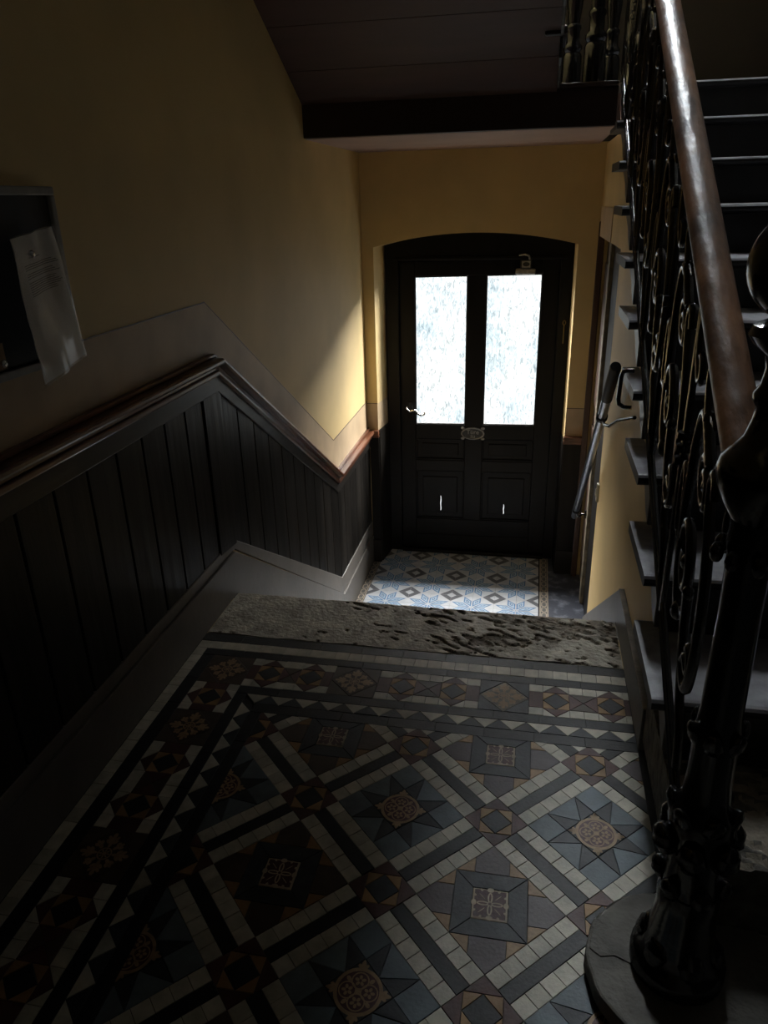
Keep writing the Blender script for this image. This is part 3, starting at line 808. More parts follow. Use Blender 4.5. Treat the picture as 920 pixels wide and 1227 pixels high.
MB().add([(.262, YB, ZL), (.246, YD, ZL), (.246, YD, -.12), (.262, YB, -.12), (.252, YB-.001, ZL), (.238, YD, ZL), (.238, YD, -.12), (.252, YB-.001, -.12)],
         [(7, 6, 5, 4), (2, 6, 7, 3), (3, 7, 4, 0)]).build('reveal_board', 'black_wood', tb)
# right skirting
brd = empty('baseboard_right', (.385, 2.2, 0), 'worn tan skirting board along the right edge of the tiles', 'baseboard', kind='structure')
mat('skirting_worn', (0.16, 0.135, 0.095), 0.55, 0.35, 18.0, 0.3, 60.0)
MB().prism([(1.904, 0), (2.655, 0), (2.655, -.35), (4.02, -1.2), (4.02, -.775), (2.655, .147), (1.904, .147)], .3745, .394, 'x').build('base_board', 'skirting_grey', brd, bevel=.003)
MB().box(.3735, .3945, 1.904, 2.652, .147, .152).build('top_edge', 'skirting_worn', brd, bevel=.002)

# =================================================================== FRONT DOOR
d1 = empty('door_1', (-.425, YD, ZL), 'black arched front door with two rippled glass panes', 'door', kind='structure')
def SH(x, z): return z+.016*(x+.43)
def dbox(name, x0, x1, z0, z1, y0, y1, m='door_black', par=None, bevel=.004):
    v = []
    for y in (y0, y1):
        v += [(x0, y, SH(x0, z0)), (x1, y, SH(x1, z0)), (x1, y, SH(x1, z1)), (x0, y, SH(x0, z1))]
    mb = MB().add(v, [(0, 1, 2, 3), (7, 6, 5, 4), (1, 0, 4, 5), (2, 1, 5, 6), (3, 2, 6, 7), (0, 3, 7, 4)])
    return mb.build(name, m, par or d1, bevel=bevel)
# frame
MB().box(-1.105, -1.005, YD-.03, YD+.06, ZL, 1.17).build('frame_jamb', 'door_black', d1, bevel=.006)
MB().box(.165, .250, YD-.03, YD+.06, ZL, 1.17).build('frame_jamb', 'door_black', d1, bevel=.006)
pts = [(-1.105, 1.165), (.25, 1.165)]+[(.25-1.355*k/16, arch_z(.25-1.355*k/16)+.015) for k in range(17)]
MB().prism(pts, YD-.03, YD+.06, 'y').build('frame_head', 'door_black', d1)
MB().box(-1.04, .20, YD-.045, YD-.03, 1.150, 1.172).build('frame_bead', 'door_black', d1, bevel=.005)
MB().box(-1.0, .165, YD-.05, YD+.06, ZL, ZL+.03).build('threshold_bar', 'door_black', d1, bevel=.006)
# leaf: stiles and rails
y0, y1 = YD, YD+.045
GX = (-.888, -.494, -.357, .042); GZ0, GZ1 = -.086, 1.040
dbox('stile', -1.005, GX[0], ZL+.005, 1.15, y0, y1); dbox('stile', GX[3], .165, ZL-.006, 1.15, y0, y1)
dbox('mullion', GX[1], GX[2], -.900, GZ1, y0, y1)
dbox('rail', GX[0], GX[3], ZL+.005, -.900, y0, y1)
dbox('rail', GX[0], GX[3], GZ1, 1.15, y0, y1)
MB().box(-1.005, .165, YD+.012, YD+.055, 1.10, 1.20).build('top_rebate', 'door_black', d1)
dbox('rail', GX[0], GX[1], -.205, GZ0, y0, y1); dbox('rail', GX[2], GX[3], -.205, GZ0, y0, y1)
for a, b in ((GX[0], GX[1]), (GX[2], GX[3])):
    dbox('rail', a, b, -.475, -.385, y0, y1)
    dbox('panel', a, b, -.385, -.205, y0+.018, y1-.006)
    dbox('panel', a, b, -.900, -.475, y0+.018, y1-.006)
    dbox('panel_field', a+.05, b-.05, -.345, -.245, y0+.010, y0+.02, bevel=.008)
    dbox('panel_field', a+.055, b-.055, -.845, -.53, y0+.010, y0+.02, bevel=.008)
    for (z0, z1) in ((-.385, -.205), (-.90, -.475)):
        dbox('panel_bead', a, b, z1-.014, z1, y0+.004, y0+.019); dbox('panel_bead', a, b, z0, z0+.014, y0+.004, y0+.019)
        dbox('panel_bead', a, a+.014, z0+.014, z1-.014, y0+.004, y0+.019); dbox('panel_bead', b-.014, b, z0+.014, z1-.014, y0+.004, y0+.019)
    pn = dbox('glass_pane', a, b, GZ0, GZ1, y0+.020, y0+.026, 'rippled_glass', bevel=0)
    pn['label'] = 'rippled obscured glass pane lit by daylight'
    for (x0_, x1_, z0_, z1_) in ((a, a+.008, GZ0, GZ1), (b-.008, b, GZ0, GZ1), (a+.008, b-.008, GZ0, GZ0+.008), (a+.008, b-.008, GZ1-.008, GZ1)):
        dbox('glazing_bead', x0_, x1_, z0_, z1_, y0+.006, y0+.020, bevel=.002)
dbox('kick_rail', GX[0], GX[3], ZL+.05, ZL+.16, y0-.008, y0, bevel=.004)
for (x, za, zb) in ((-.683, -.83, -.70), (-.168, -.835, -.75)):    # glowing slivers painted in as daylight through split boards
    n = 7; v = []
    for i in range(n):
        z = za+(zb-za)*i/(n-1); w = .0022+.0022*math.sin(math.pi*i/(n-1))*(.6+.4*math.sin(i*2.1)); dx = .0015*math.sin(i*1.7)
        v += [(x+dx-w, y0+.0085, z), (x+dx+w, y0+.0085, z)]
    MB().add(v, [(2*i, 2*i+1, 2*i+3, 2*i+2) for i in range(n-1)]).build('daylight_crack', 'daylight_gap', d1)
# lever handle
mb = MB(); hx, hz = -.925, .02
hd = MB().box(hx-.018, hx+.018, YD-.008, YD, hz-.11, hz+.07).build('handle_plate', 'door_black', d1, bevel=.004)
mb.tube([(hx, YD-.005, hz), (hx, YD-.05, hz)], .009, 10)
cv = [(hx, YD-.05, hz), (hx+.02, YD-.053, hz+.012), (hx+.045, YD-.053, hz+.008), (hx+.062, YD-.053, hz-.012), (hx+.085, YD-.053, hz-.026), (hx+.110, YD-.052, hz-.022), (hx+.120, YD-.052, hz-.010), (hx+.112, YD-.052, hz+.002)]
mb.tube(cv, [.010, .011, .011, .010, .009, .008, .007, .005], 10)
cv = [(hx, YD-.05, hz), (hx-.018, YD-.052, hz+.012), (hx-.03, YD-.052, hz+.030), (hx-.022, YD-.052, hz+.040)]
mb.tube(cv, [.010, .008, .006, .005], 8)
mb.build('lever_handle', 'chrome', d1, smooth=True)['label'] = 'curved chrome lever handle'
# text helper
def text_mesh(body, size, m, ext=.0008):
    cu = bpy.data.curves.new('lettering', 'FONT'); cu.body = body; cu.size = size; cu.extrude = ext; cu.align_x = 'CENTER'; cu.align_y = 'CENTER'
    to = bpy.data.objects.new('lettering', cu); COL.objects.link(to); bpy.context.view_layer.update()
    me = bpy.data.meshes.new_from_object(to.evaluated_get(bpy.context.evaluated_depsgraph_get()))
    bpy.data.objects.remove(to, do_unlink=True); me.materials.clear(); me.materials.append(MATS[m]); return me
# oval plate that reads "Türe zu"
pl = empty('door_plate', (-.432, YD-.001, -.155), 'small oval relief plate lettered on the front door below the panes', 'sign')
mb = MB(); PX, PZ = -.432, -.155
def oval(a, b, y0_, y1_, mi):
    n = 40; mb.prism([(PX+a*math.cos(2*math.pi*k/n), PZ+b*math.sin(2*math.pi*k/n)) for k in range(n)], y0_, y1_, 'y', mi)
oval(.088, .046, YD-.006, YD-.0005, 1)
n = 40; R0 = []
tor = [(PX+.086*math.cos(2*math.pi*k/n), YD-.007, PZ+.044*math.sin(2*math.pi*k/n)) for k in range(n+1)]
mb.tube(tor, .0065, 8, 0)
for sx in (-1, 1):
    for sz in (-1, 1):
        mb.ball((PX+sx*.078, YD-.005, PZ+sz*.042), .014, (1.2, .4, .8), 8, 6, 0)
mb.build('plate_body', ['pewter', 'sign_black'], pl)
for (b, dz, s) in (('Türe', .011, .050), ('zu', -.022, .042)):
    me = text_mesh(b, s, 'pewter'); me.transform(Matrix.Rotation(math.pi/2, 4, 'X')); link('lettering', me, pl, (PX, YD-.0072, PZ+dz))
# door closer box and arm at the top of the door
dc = empty('door_closer', (-.085, YD-.03, 1.12), 'small metal box with bracket fixed above the right pane of the front door', 'door closer')
MB().box(-.150, -.012, YD-.045, YD-.001, 1.046, 1.086).build('closer_body', 'pewter', dc, bevel=.008)
MB().box(-.118, -.038, YD-.050, YD-.001, 1.086, 1.150).build('closer_plate', 'sign_black', dc, bevel=.005)
MB().box(-.108, -.048, YD-.053, YD-.050, 1.096, 1.140).build('closer_label', 'board_frame', dc, bevel=.003)
n = 24
MB().prism([(-.078+.024*math.cos(2*math.pi*k/n), 1.118+.015*math.sin(2*math.pi*k/n)) for k in range(n)], YD-.0545, YD-.053, 'y').build('closer_badge', 'sign_black', dc)
MB().tube([(-.13, YD-.06, 1.178), (-.09, YD-.07, 1.185), (-.06, YD-.07, 1.175), (-.055, YD-.05, 1.150)], [.005, .007, .007, .006], 8).build('closer_arm', 'pewter', dc, smooth=True)
# small hook with chain on the right jamb
hk = empty('jamb_hook', (.213, YD-.035, .6), 'small brass chain hook on the right jamb of the front door', 'hook')
MB().tube([(.213+.010*math.cos(a), YD-.036, .71+.016*math.sin(a)) for a in [i*math.pi/8 for i in range(17)]], .003, 6).build('hook_ring', 'brass', hk)
MB().tube([(.213, YD-.036, .694), (.2135, YD-.037, .62), (.2125, YD-.037, .56)], .003, 6).build('hook_bar', 'brass', hk)
# street outside
st = Box('street_ground', -12, 12, YD+.12, 40, ZL-.25, ZL-.15, 'street'); tag(st, 'pale pavement outside the front door', 'pavement', kind='structure')
mb = MB()
for k in range(60): mb.ball((-.95+random.uniform(-.5, .55), 12.5+random.uniform(-.5, .5), -1.35+random.uniform(0, 1.0)), random.uniform(.18, .32), (1, 1, .8), 8, 6)
tag(mb.build('garden_hedge', 'hedge_green', smooth=True), 'green hedge blurred behind the rippled door glass', 'hedge')

# =================================================================== SIDE DOOR under the stair
d2 = empty('door_2', (XR+.06, 4.9, ZL), 'brown side door in the recess under the staircase', 'door', kind='structure')
MB().box(XR+.055, XR+.098, 5.02, 5.39, ZL+.002, 1.30).build('door_leaf', 'door_brown', d2, bevel=.004)
MB().box(XR+.046, XR+.056, 5.08, 5.34, .2, 1.15).build('door_panel', 'door_brown', d2, bevel=.006)
MB().box(XR+.046, XR+.056, 5.08, 5.34, -1.0, .05).build('door_panel', 'door_brown', d2, bevel=.006)
MB().box(XR+.035, XR+.098, 4.93, 5.02, ZL+.002, 1.30).build('door_frame', 'skirting_worn', d2, bevel=.006)
MB().box(XR+.06, XR+.098, 3.985, 4.93, ZL+.002, 1.30).build('door_frame', 'door_black', d2, bevel=.004)  # black board: shade at the back of the recess put into its colour
MB().box(XR-.012, XR+.03, 5.36, YB-.05, ZL+.002, 1.40).build('architrave', 'door_brown', d2, bevel=.006)
sw = MB().box(XR-.012, XR, 3.93, 3.975, .0, .10).box(XR-.017, XR-.012, 3.94, 3.965, .03, .07).build('light_switch', 'plastic_white', bevel=.003)
tag(sw, 'small white switch on the edge of the ochre wall by the pipe rail', 'switch')

# =================================================================== PIPE HANDRAIL
pr = empty('pipe_handrail', (.33, 3.9, .2), 'steel pipe handrail with black end on the ochre wall above the entrance steps', 'handrail')
PA, PB = Vector((.330, 3.10, .918)), Vector((.330, 4.72, -.418))
pd = (PB-PA).normalized()
MB().tube([PA+pd*.30, PB], .021, 16).build('pipe', 'steel_pipe', pr, smooth=True)
MB().tube([PA, PA+pd*.012, PA+pd*.30], [.021, .024, .024], 16).build('rubber_sleeve', 'board_black', pr, smooth=True)
for t in (.235, .93):
    p = PA+(PB-PA)*t
    b = MB().tube([p-pd*.012, p+pd*.012], .027, 16).build('clamp', 'board_black', pr, smooth=True)
    q_ = Vector((.350, 2.56, .855)) if t < .5 else Vector((XR, p.y, p.z-.03))
    MB().tube([p, p*.9+q_*.1+Vector((.004, 0, -.035)), p*.72+q_*.28+Vector((.004, 0, -.04)), p*.4+q_*.6+Vector((0, 0, -.012)), q_], .007, 8).build('bracket_arm', 'iron_black', pr, smooth=True)
    if t > .5: MB().tube([(XR-.008, p.y, p.z-.03), (XR+.001, p.y, p.z-.03)], .028, 14).build('wall_rose', 'iron_black', pr, smooth=True)
# square bent bar beside the pipe end
tb_ = MB().tube([(.352, 2.70, .985), (.33, 2.70, .985), (.316, 2.705, .980), (.311, 2.71, .962), (.307, 2.70, .885), (.311, 2.70, .866), (.326, 2.69, .858), (.352, 2.68, .858)], .008, 8).build('bent_iron_bar', 'iron_black', smooth=True)
tag(tb_, 'square bent black iron bar beside the upper pipe end', 'bracket')

# =================================================================== STAIRCASE (right flight)
sc = empty('staircase', (.95, 1.3, 0), 'staircase with worn grey treads and black risers rising on the right', 'staircase')
SX1 = 1.598
def tread_build(prof, x0, x1, name, par):
    mb = MB().prism(prof, x0, x1, 'x')
    zt = max(p[1] for p in prof)
    for i, q in enumerate(mb.f):
        zs = [mb.v[k][2] for k in q]
        mb.m[i] = 0 if min(zs) > zt-.0095 else 1
    return mb.build(name, ['tread_grey', 'riser_black'], par)
for k in range(1, 11):
    y = ST_Y1+(k-1)*ST_G; z = ST_Z1+(k-1)*ST_R
    back = y+.385 if k < 10 else YB+.01
    # tread with rounded nosing
    t_ = .036; prof = []
    for a in range(7):
        an = math.pi/2+math.pi*a/6
        prof.append((y+t_/2+t_/2*math.cos(an), z-t_/2+t_/2*math.sin(an)))
    prof += [(back, z-t_), (back, z)]
    if k < 10:
        # body stops at the riser behind; the return nosing runs on at the open end
        pr_in = [(min(p[0], y+ST_G+.028), p[1]) for p in prof]
        tr = tread_build(pr_in, ST_X+.0605, SX1, 'tread', sc)
        tread_build(prof, ST_X, ST_X+.060, 'return_nosing', tr)
    else:
        tr = tread_build(prof, ST_X, SX1, 'tread', sc)
    MB().box(ST_X+.062, SX1, y+.026, y+.046, z-ST_R+(.001 if k > 1 else -.016), z-t_+.0005).build('riser', 'riser_black', sc)
    MB().prism([(y+.03, z-t_), (y+.30, z-t_), (y+.22, z-t_-.03), (y+.15, z-t_-.06), (y+.09, z-t_-.11), (y+.03, z-ST_R+.01)], ST_X+.045, ST_X+.0615, 'x').build('string_bracket', 'skirting_grey', sc, bevel=.003)
# underside so that no light leaks through the flight
MB().prism([(1.92, .345), (4.34, nos(4.34)-.24), (4.34, nos(4.34)-.20), (1.92, .385)], XR+.002, SX1, 'x').build('flight_underside', 'riser_black', sc)
# stone bottom steps
bs = rough_grid('stone_step', .383, SX1, ST_Y1-ST_G, 1.90, ST_Z1-ST_R-.004, 150, 66, .009, 'stone_side', ST_Z1-ST_R-.0485, label='rough stone first step of the staircase', cat='step', seed=5, edge=.004)
cN = (.365, 1.170); rN = .185; ZP = .043; mb = MB(); poly = []
for k in range(25):
    a = math.pi/2+math.pi*k/24; poly.append((cN[0]+rN*math.cos(a)*(1+.012*math.sin(k*1.7)), cN[1]+rN*math.sin(a)))
poly += [(SX1, cN[1]-rN), (SX1, ST_Y1-ST_G-.002), (.56, ST_Y1-ST_G-.002), (.54, cN[1]+rN-.04)]
slab = MB().prism(poly, -.003, ZP, 'z').build('stone_plinth', 'stone_grey', bevel=.007)
tag(slab, 'low round ended grey stone slab under the newel post', 'step')
mb = MB()       # flaked upper layer of the round end
pp = []
for k in range(15):
    a = math.pi*.52+math.pi*.46*k/14; pp.append((cN[0]+(rN-.008)*math.cos(a), cN[1]+(rN-.008)*math.sin(a)))
pp += [(.21+.03*k, cN[1]-.005+.008*math.sin(k*1.9)) for k in range(0, 6)]
MB().prism(pp, .0425, .0455, 'z').build('stone_flake', 'stone_grey', slab, bevel=.002)

# ---- newel post
nw = empty('newel_post', (.365, 1.18, .044), 'black cast iron newel post with leaf ornament and ball finial', 'newel post')
NC = (.365, 1.18, 0)
MB().lathe([(.095, .0455), (.095, .075), (.088, .082), (.075, .10), (.07, .13), (.064, .16), (.058, .22), (.060, .25), (.055, .27)], NC, 28).build('base', 'newel_black', nw, smooth=True)
MB().lathe([(.052, .265), (.055, .30), (.050, .36), (.058, .42), (.062, .44), (.058, .47), (.044, .50), (.040, .55), (.040, .62), (.044, .64), (.040, .66), (.036, .70), (.034, .90), (.036, 1.0), (.041, 1.03), (.038, 1.05), (.040, 1.075)], NC, 28).build('shaft', 'newel_black', nw, smooth=True)
MB().lathe([(.040, 1.07), (.055, 1.095), (.068, 1.125), (.073, 1.150), (.068, 1.170), (.052, 1.188), (.040, 1.205), (.033, 1.23), (.030, 1.25), (.037, 1.262), (.037, 1.272), (.029, 1.285), (.026, 1.31), (.030, 1.33), (.048, 1.345), (.057, 1.358), (.052, 1.372), (.034, 1.380)], NC, 32).build('capital', 'newel_black', nw, smooth=True)
fb = MB().ball((NC[0], NC[1], 1.455), .073, (1, 1, 1.06), 28, 18).build('ball_finial', 'newel_black', nw, smooth=True)
def leaf(cx, cy, z, r, ang, s):
    mb = MB(); d = Vector((math.cos(ang), math.sin(ang), 0)); n = Vector((-d.y, d.x, 0))
    rows = 8; cols = 6; v = []; f = []
    for i in range(rows+1):
        t = i/rows; w = s*.42*math.sin(math.pi*min(1, t*.85+.12))**.8
        rad = r+s*(.10+.55*t*t); zz = z+s*(1.1*t-.55*max(0, t-.62)**1.2*3)
        for j in range(cols+1):
            q = j/cols*2-1
            v.append(Vector((cx, cy, 0))+d*(rad-abs(q)*s*.12+s*.05*math.cos(q*9))+n*(q*w)+Vector((0, 0, zz)))
    for i in range(rows):
        for j in range(cols): a = i*(cols+1)+j; f.append((a, a+1, a+cols+2, a+cols+1))
    m = len(v); v2 = [p-d*.008 for p in v]
    f2 = [tuple(q+m for q in reversed(fc)) for fc in f]
    per = list(range(cols+1))+[i*(cols+1)+cols for i in range(1, rows+1)]+[rows*(cols+1)+j for j in range(cols-1, -1, -1)]+[i*(cols+1) for i in range(rows-1, 0, -1)]
    f3 = [(per[k], m+per[k], m+per[(k+1) % len(per)], per[(k+1) % len(per)]) for k in range(len(per))]
    return mb.add(v+v2, f+f2+f3)
def lobe(ang, r, z, h, w, d, tilt, name='leaf'):
    ro = Matrix.Rotation(ang, 3, 'Z') @ Matrix.Rotation(tilt, 3, 'Y')
    mb = MB().ball((NC[0]+r*math.cos(ang), NC[1]+r*math.sin(ang), z), 1.0, (d, w, h), 16, 14, 0, ro)
    c_ = Vector((NC[0]+r*math.cos(ang), NC[1]+r*math.sin(ang), z)); out = []
    for p in mb.v:                      # ribs across the leaf
        p = Vector(p); q = ro.inverted() @ (p-c_)
        q.x *= 1+.10*math.cos(q.z/h*11); q.y *= 1+.06*math.cos(q.z/h*11)
        out.append(c_+ro @ q)
    mb.v = [tuple(p) for p in out]
    return mb.build(name, 'newel_black', nw, smooth=True)
for k in range(6):
    a = k*math.pi/3+.15
    lobe(a, .062, .395, .036, .027, .024, .25, 'leaf_boss')
    lobe(a+math.pi/6, .052, .462, .034, .022, .013, .35)
    lobe(a+math.pi/6, .058, .290, .026, .020, .018, .30)
    lobe(a, .040, .645, .030, .018, .012, .35)
    lobe(a+math.pi/6, .068, .120, .034, .026, .016, -.45)
for k in range(8):
    a = k*math.pi/4; MB().ball((NC[0]+.052*math.cos(a), NC[1]+.052*math.sin(a), 1.008), .012, (1, 1, 1.6), 8, 6).build('bead', 'newel_black', nw, smooth=True)

# ---- balustrade
BX = .357
ba = empty('balustrade', (BX, 2.7, nos(2.7)), 'black cast iron scrollwork balustrade topped by a worn brown wooden handrail', 'balustrade')
def bp(y, v, dx=0): return (BX+dx, y, nos(y)+v)
def straight(name, y0, y1, v, r, sx=1.0, m='iron_black'):
    return MB().tube([bp(y0, v), bp(y1, v)], r, 8, 0, sx).build(name, m, ba, smooth=True)
straight('bottom_rail', 1.285, 4.33, .062, .007, 1.4); straight('bottom_rail', 1.285, 4.33, .092, .006, 1.2)
straight('top_rail', 1.268, 4.33, .868, .006, 2.2); straight('top_rail', 1.268, 4.33, .838, .005, 1.2)
def spiral(cy, cv, r0, r1, a0, a1, n=18, sv=1.0):
    return [(cy+(r0+(r1-r0)*i/n)*math.cos(a0+(a1-a0)*i/n), cv+sv*(r0+(r1-r0)*i/n)*math.sin(a0+(a1-a0)*i/n)) for i in range(n+1)]
PI = math.pi
def smoothline(P, n=6):
    R = []
    for i in range(len(P)-1):
        p0 = P[max(i-1, 0)]; p1 = P[i]; p2 = P[i+1]; p3 = P[min(i+2, len(P)-1)]
        for k in range(n):
            t = k/n
            R.append(tuple(.5*((2*p1[c])+(-p0[c]+p2[c])*t+(2*p0[c]-5*p1[c]+4*p2[c]-p3[c])*t*t+(-p0[c]+3*p1[c]-3*p2[c]+p3[c])*t**3) for c in (0, 1)))
    R.append(P[-1]); return R
UNIT = []
# upper volute running into a tall arch that falls away into the lower volute
UNIT.append(('scroll', smoothline(spiral(-.062, .655, .016, .046, .2, 2*PI+PI*.55, 16, 1.1)+[(-.035, .722), (.0, .738), (.040, .715), (.068, .64), (.080, .55), (.088, .46), (.082, .36), (.06, .29), (.03, .262)], 3), .0085))
# lower volute
UNIT.append(('scroll', smoothline(spiral(.012, .405, .018, .056, PI*.2, PI*.2-2.2*PI, 18, 1.55), 2), .0085))
UNIT.append(('scroll', smoothline([(.082, .36), (.10, .43), (.112, .50), (.128, .52), (.142, .50), (.148, .44), (.142, .38), (.13, .36)], 5), .0075))
# hanging loop
UNIT.append(('scroll', smoothline([(-.045, .39), (-.06, .31), (-.10, .258), (-.14, .268), (-.165, .33), (-.175, .42), (-.170, .52), (-.150, .60), (-.120, .655), (-.108, .70), (-.12, .735), (-.140, .735), (-.150, .71)], 5), .0085))
# lower scroll
UNIT.append(('scroll', smoothline(spiral(-.13, .335, .012, .030, 0, 1.6*PI, 12)+[(-.10, .30), (-.085, .25), (-.11, .20), (-.15, .165), (-.17, .10)], 3), .0075))
UNIT.append(('scroll', smoothline([(.16, .835), (.17, .78), (.155, .73), (.125, .715), (.105, .74), (.112, .765), (.13, .765)], 5), .0075))
UNIT.append(('scroll', smoothline([(.02, .838), (.03, .80), (.015, .76), (.0, .738)], 4), .007))
for ku in range(-1, 7):
    yc = 1.556+.425*ku
    for (nm, P, r) in UNIT:
        Q = [(yc+u, v) for (u, v) in P]
        if ku == -1: Q = [q for q in Q if q[0] > 1.285]
        Q = [q for q in Q if q[0] < 4.31]
        if len(Q) < 4: continue
        MB().tube([bp(y, v) for y, v in Q], r*1.4, 8, 0, 1.1, (1, 0, 0)).build(nm, 'iron_black', ba, smooth=True)
    if ku >= 0 and yc+.19 < 4.3:
        y = yc+.195
        MB().tube([bp(y, .05), bp(y, .84)], .0085, 8).build('upright_bar', 'iron_black', ba, smooth=True)
        for v in (.47, .50, .53): MB().tube([bp(y, v-.008), bp(y, v+.008)], .020, 12).build('collar', 'iron_black', ba, smooth=True)
        for (u, v, s) in ((.03, .262, .020), (-.045, .39, .016), (.012, .405, .016), (-.062, .655, .014), (.0, .738, .016)):
            MB().ball(bp(yc+u, v), s, (.8, 1, 1.3), 10, 8).build('rosette', 'iron_black', ba, smooth=True)
        for sgn in (-1, 1):
            for (u, v, s) in ((.03, .262, .055), (.0, .738, .045), (.195, .30, .05)):
                pts_ = smoothline([(yc+u, v), (yc+u+sgn*.02, v+s*.5), (yc+u+sgn*.045, v+s*.75), (yc+u+sgn*.055, v+s*.55)], 4)
                rr = [.004+.006*math.sin(math.pi*min(1, .15+i/len(pts_)*.8)) for i in range(len(pts_))]
                MB().tube([bp(a, b, .004) for a, b in pts_], rr, 6).build('leaf_tip', 'iron_black', ba, smooth=True)
# ---- wooden handrail
hr = ba
v = []; f = []; ns = 18; ny = 40
prof = []
for k in range(ns):
    a = 2*PI*k/ns; x = .0365*math.cos(a); z = .033*math.sin(a)
    if z < -.012: z = -.012+(z+.012)*.5
    prof.append((x, z))
for i in range(ny+1):
    y = 1.258+(4.36-1.258)*i/ny
    for (x, z) in prof: v.append((BX+.004+x, y, nos(y)+.912+z*1.12))
for i in range(ny):
    for k in range(ns): f.append((i*ns+k, (i+1)*ns+k, (i+1)*ns+(k+1) % ns, i*ns+(k+1) % ns))
f.append(tuple(range(ns))); f.append(tuple(ny*ns+k for k in range(ns-1, -1, -1)))
MB().add(v, f).build('wooden_handrail', 'handrail_wood', hr, smooth=True)['label'] = 'worn varnished brown wooden handrail'
MB().tube([bp(1.268, .881), bp(4.34, .881)], .008, 6, 0, 2.2).build('rail_core', 'iron_black', hr)

# ---- landing balusters of the upper flight
def baluster(x, y, z, s, label):
    t = empty('turned_baluster', (x, y, z), label, 'baluster', 'turned balusters on the half landing')
    pf = [(.052, 0), (.052, .15), (.046, .165), (.040, .17), (.050, .185), (.050, .20), (.036, .215), (.034, .27), (.040, .28), (.040, .295), (.030, .305), (.036, .36), (.044, .42), (.040, .5), (.028, .6), (.026, .7), (.040, .72), (.040, .74), (.05, .75), (.05, .9)]
    MB().lathe([(r*s, q*s) for r, q in pf[:4]], (x, y, z), 20).build('foot', 'newel_black', t, smooth=True)
    MB().lathe([(r*s, q*s) for r, q in pf[3:]], (x, y, z), 20).build('turned_shaft', 'newel_black', t, smooth=True)
    return t
baluster(.215, 4.20, 2.05, 1.0, 'thick turned black baluster on the edge beam of the half landing')
baluster(.305, 4.43, 2.050, .85, 'turned black baluster on the half landing beside the stair flight')
baluster(.115, 4.33, 2.048, .9, 'turned black baluster on the half landing by the upper flight')

# =================================================================== NOTICE BOARD AND LETTER
nb = empty('notice_board', (XL, 1.45, 1.185), 'black notice board with grey frame hung on the ochre wall', 'notice board')
b0, b1, c0, c1 = .95, 1.83, 1.185, 1.605
MB().box(XL, XL+.018, b0+.02, b1-.02, c0+.02, c1-.02).build('board_panel', 'board_black', nb)
MB().box(XL, XL+.028, b0, b1, c1-.02, c1).build('frame_bar', 'board_frame', nb, bevel=.003)
MB().box(XL, XL+.028, b0, b1, c0, c0+.02).build('frame_bar', 'board_frame', nb, bevel=.003)
MB().box(XL, XL+.028, b1-.02, b1, c0+.02, c1-.02).build('frame_bar', 'board_frame', nb, bevel=.003)
MB().box(XL, XL+.028, b0, b0+.02, c0+.02, c1-.02).build('frame_bar', 'board_frame', nb, bevel=.003)
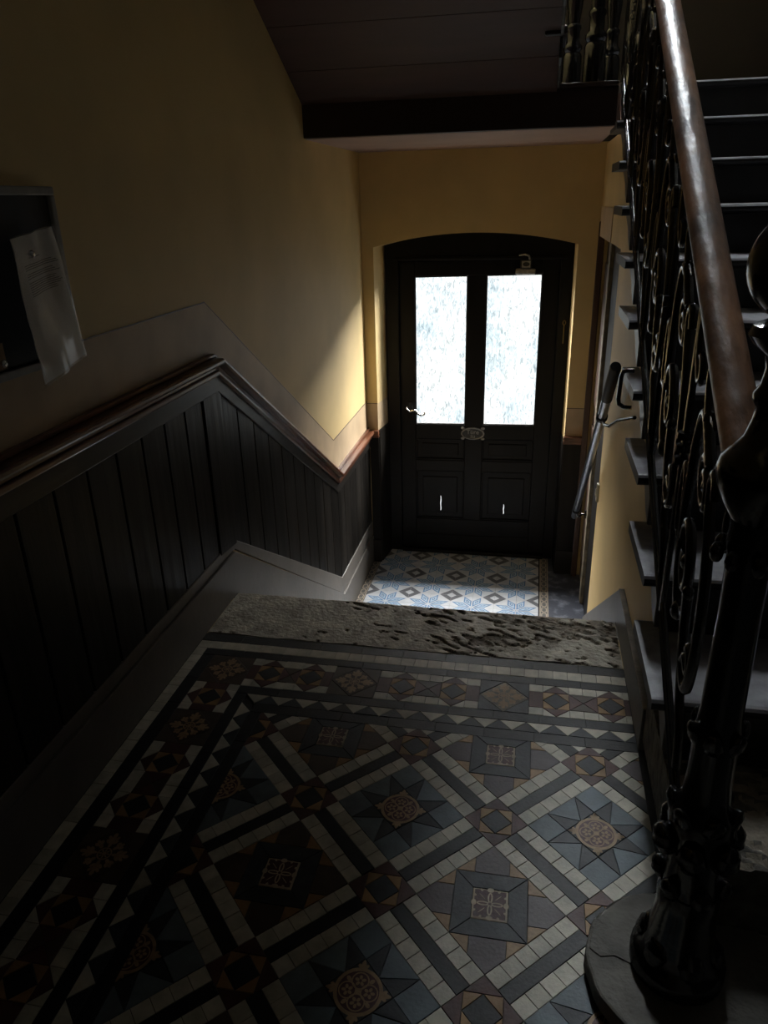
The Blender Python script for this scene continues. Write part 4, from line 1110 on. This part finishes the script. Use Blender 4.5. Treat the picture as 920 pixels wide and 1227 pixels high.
# letter in a clear sleeve hanging by one pin
TL, TR, BR, BL = Vector((-1.19, 1.612, 1.4905)), Vector((-1.188, 1.774, 1.5125)), Vector((-1.165, 1.798, 1.195)), Vector((-1.125, 1.545, 1.172))
le = empty('letter', (-1.17, 1.68, 1.17), 'white letter in a crumpled clear sleeve pinned to the notice board', 'letter')
def sheet(name, off, m, nu=14, nv=22, amp=.004, ext=0, th=.0008):
    v = []; f = []
    for j in range(nv+1):
        for i in range(nu+1):
            a = -ext+(1+2*ext)*i/nu; b = -ext+(1+2*ext)*j/nv
            p = TL*(1-a)*(1-b)+TR*a*(1-b)+BR*a*b+BL*(1-a)*b
            w = amp*(noise.noise(Vector((a*3.2, b*2.2, 4.4)))*1.2+.9*math.exp(-((a-.52-.05*math.sin(b*5))/.06)**2)*max(0, b-.35)+1.3*max(0, .12-a)*math.sin(b*31)*b)
            v.append(p+Vector((off+w*1.5, 0, 0)))
    n = len(v)
    for j in range(nv):
        for i in range(nu): q = j*(nu+1)+i; f.append((q, q+nu+1, q+nu+2, q+1))
    v += [p-Vector((th, 0, 0)) for p in v]
    f += [tuple(k+n for k in reversed(q)) for q in f[:nu*nv]]
    o = MB().add(v, f).build(name, m, le, smooth=True); return o
pa = sheet('paper_sheet', 0, 'paper', amp=.006)
sheet('plastic_sleeve', .004, 'clear_sleeve', amp=.008, ext=.012)
mb = MB()
def on(a, b, o): 
    w = .006*(noise.noise(Vector((a*3.2, b*2.2, 4.4)))*1.2+.9*math.exp(-((a-.52-.05*math.sin(b*5))/.06)**2)*max(0, b-.35)+1.3*max(0, .12-a)*math.sin(b*31)*b)
    p = TL*(1-a)*(1-b)+TR*a*(1-b)+BR*a*b+BL*(1-a)*b; return p+Vector((o+w*1.5, 0, 0))
rows = [.155, .20, .215, .23, .26, .275, .29, .32, .335, .35, .365, .38, .395, .41]
for r_ in rows:
    a0, a1 = (.30, .55) if r_ == .155 else (.16, .84+.06*math.sin(r_*90))
    n = 10; v = []
    for i in range(n+1):
        a = a0+(a1-a0)*i/n; v += [on(a, r_, .0012), on(a, r_+.005, .0012)]
    mb.add(v, [(2*i, 2*i+1, 2*i+3, 2*i+2) for i in range(n)])
mb.build('printed_lines', 'paper_ink', pa)
def pin(p, label):
    t = empty('push_pin', p, label, 'push pin', None)
    MB().lathe([(.002, -.03), (.002, 0), (.009, .001), (.010, .006), (.007, .010), (.002, .011)], (0, 0, 0), 14)
    m_ = MB().lathe([(.0015, -.028), (.0015, 0), (.0085, .001), (.0095, .005), (.007, .009), (.002, .0105)], (0, 0, 0), 14)
    m_.v = [(z+p[0], y+p[1], -x+p[2]) for (x, y, z) in m_.v]
    m_.build('pin_head', 'chrome', t, smooth=True)
pin(on(.27, .125, .012), 'shiny metal push pin holding the letter')
pin((XL+.02, 1.52, 1.225), 'shiny metal push pin at the lower edge of the notice board')

cd_ = MB().box(XL+.0185, XL+.0195, 1.42, 1.535, 1.21, 1.27).build('note_card', 'tile_buff')
tag(cd_, 'small buff card pinned at the lower edge of the black notice board', 'card')
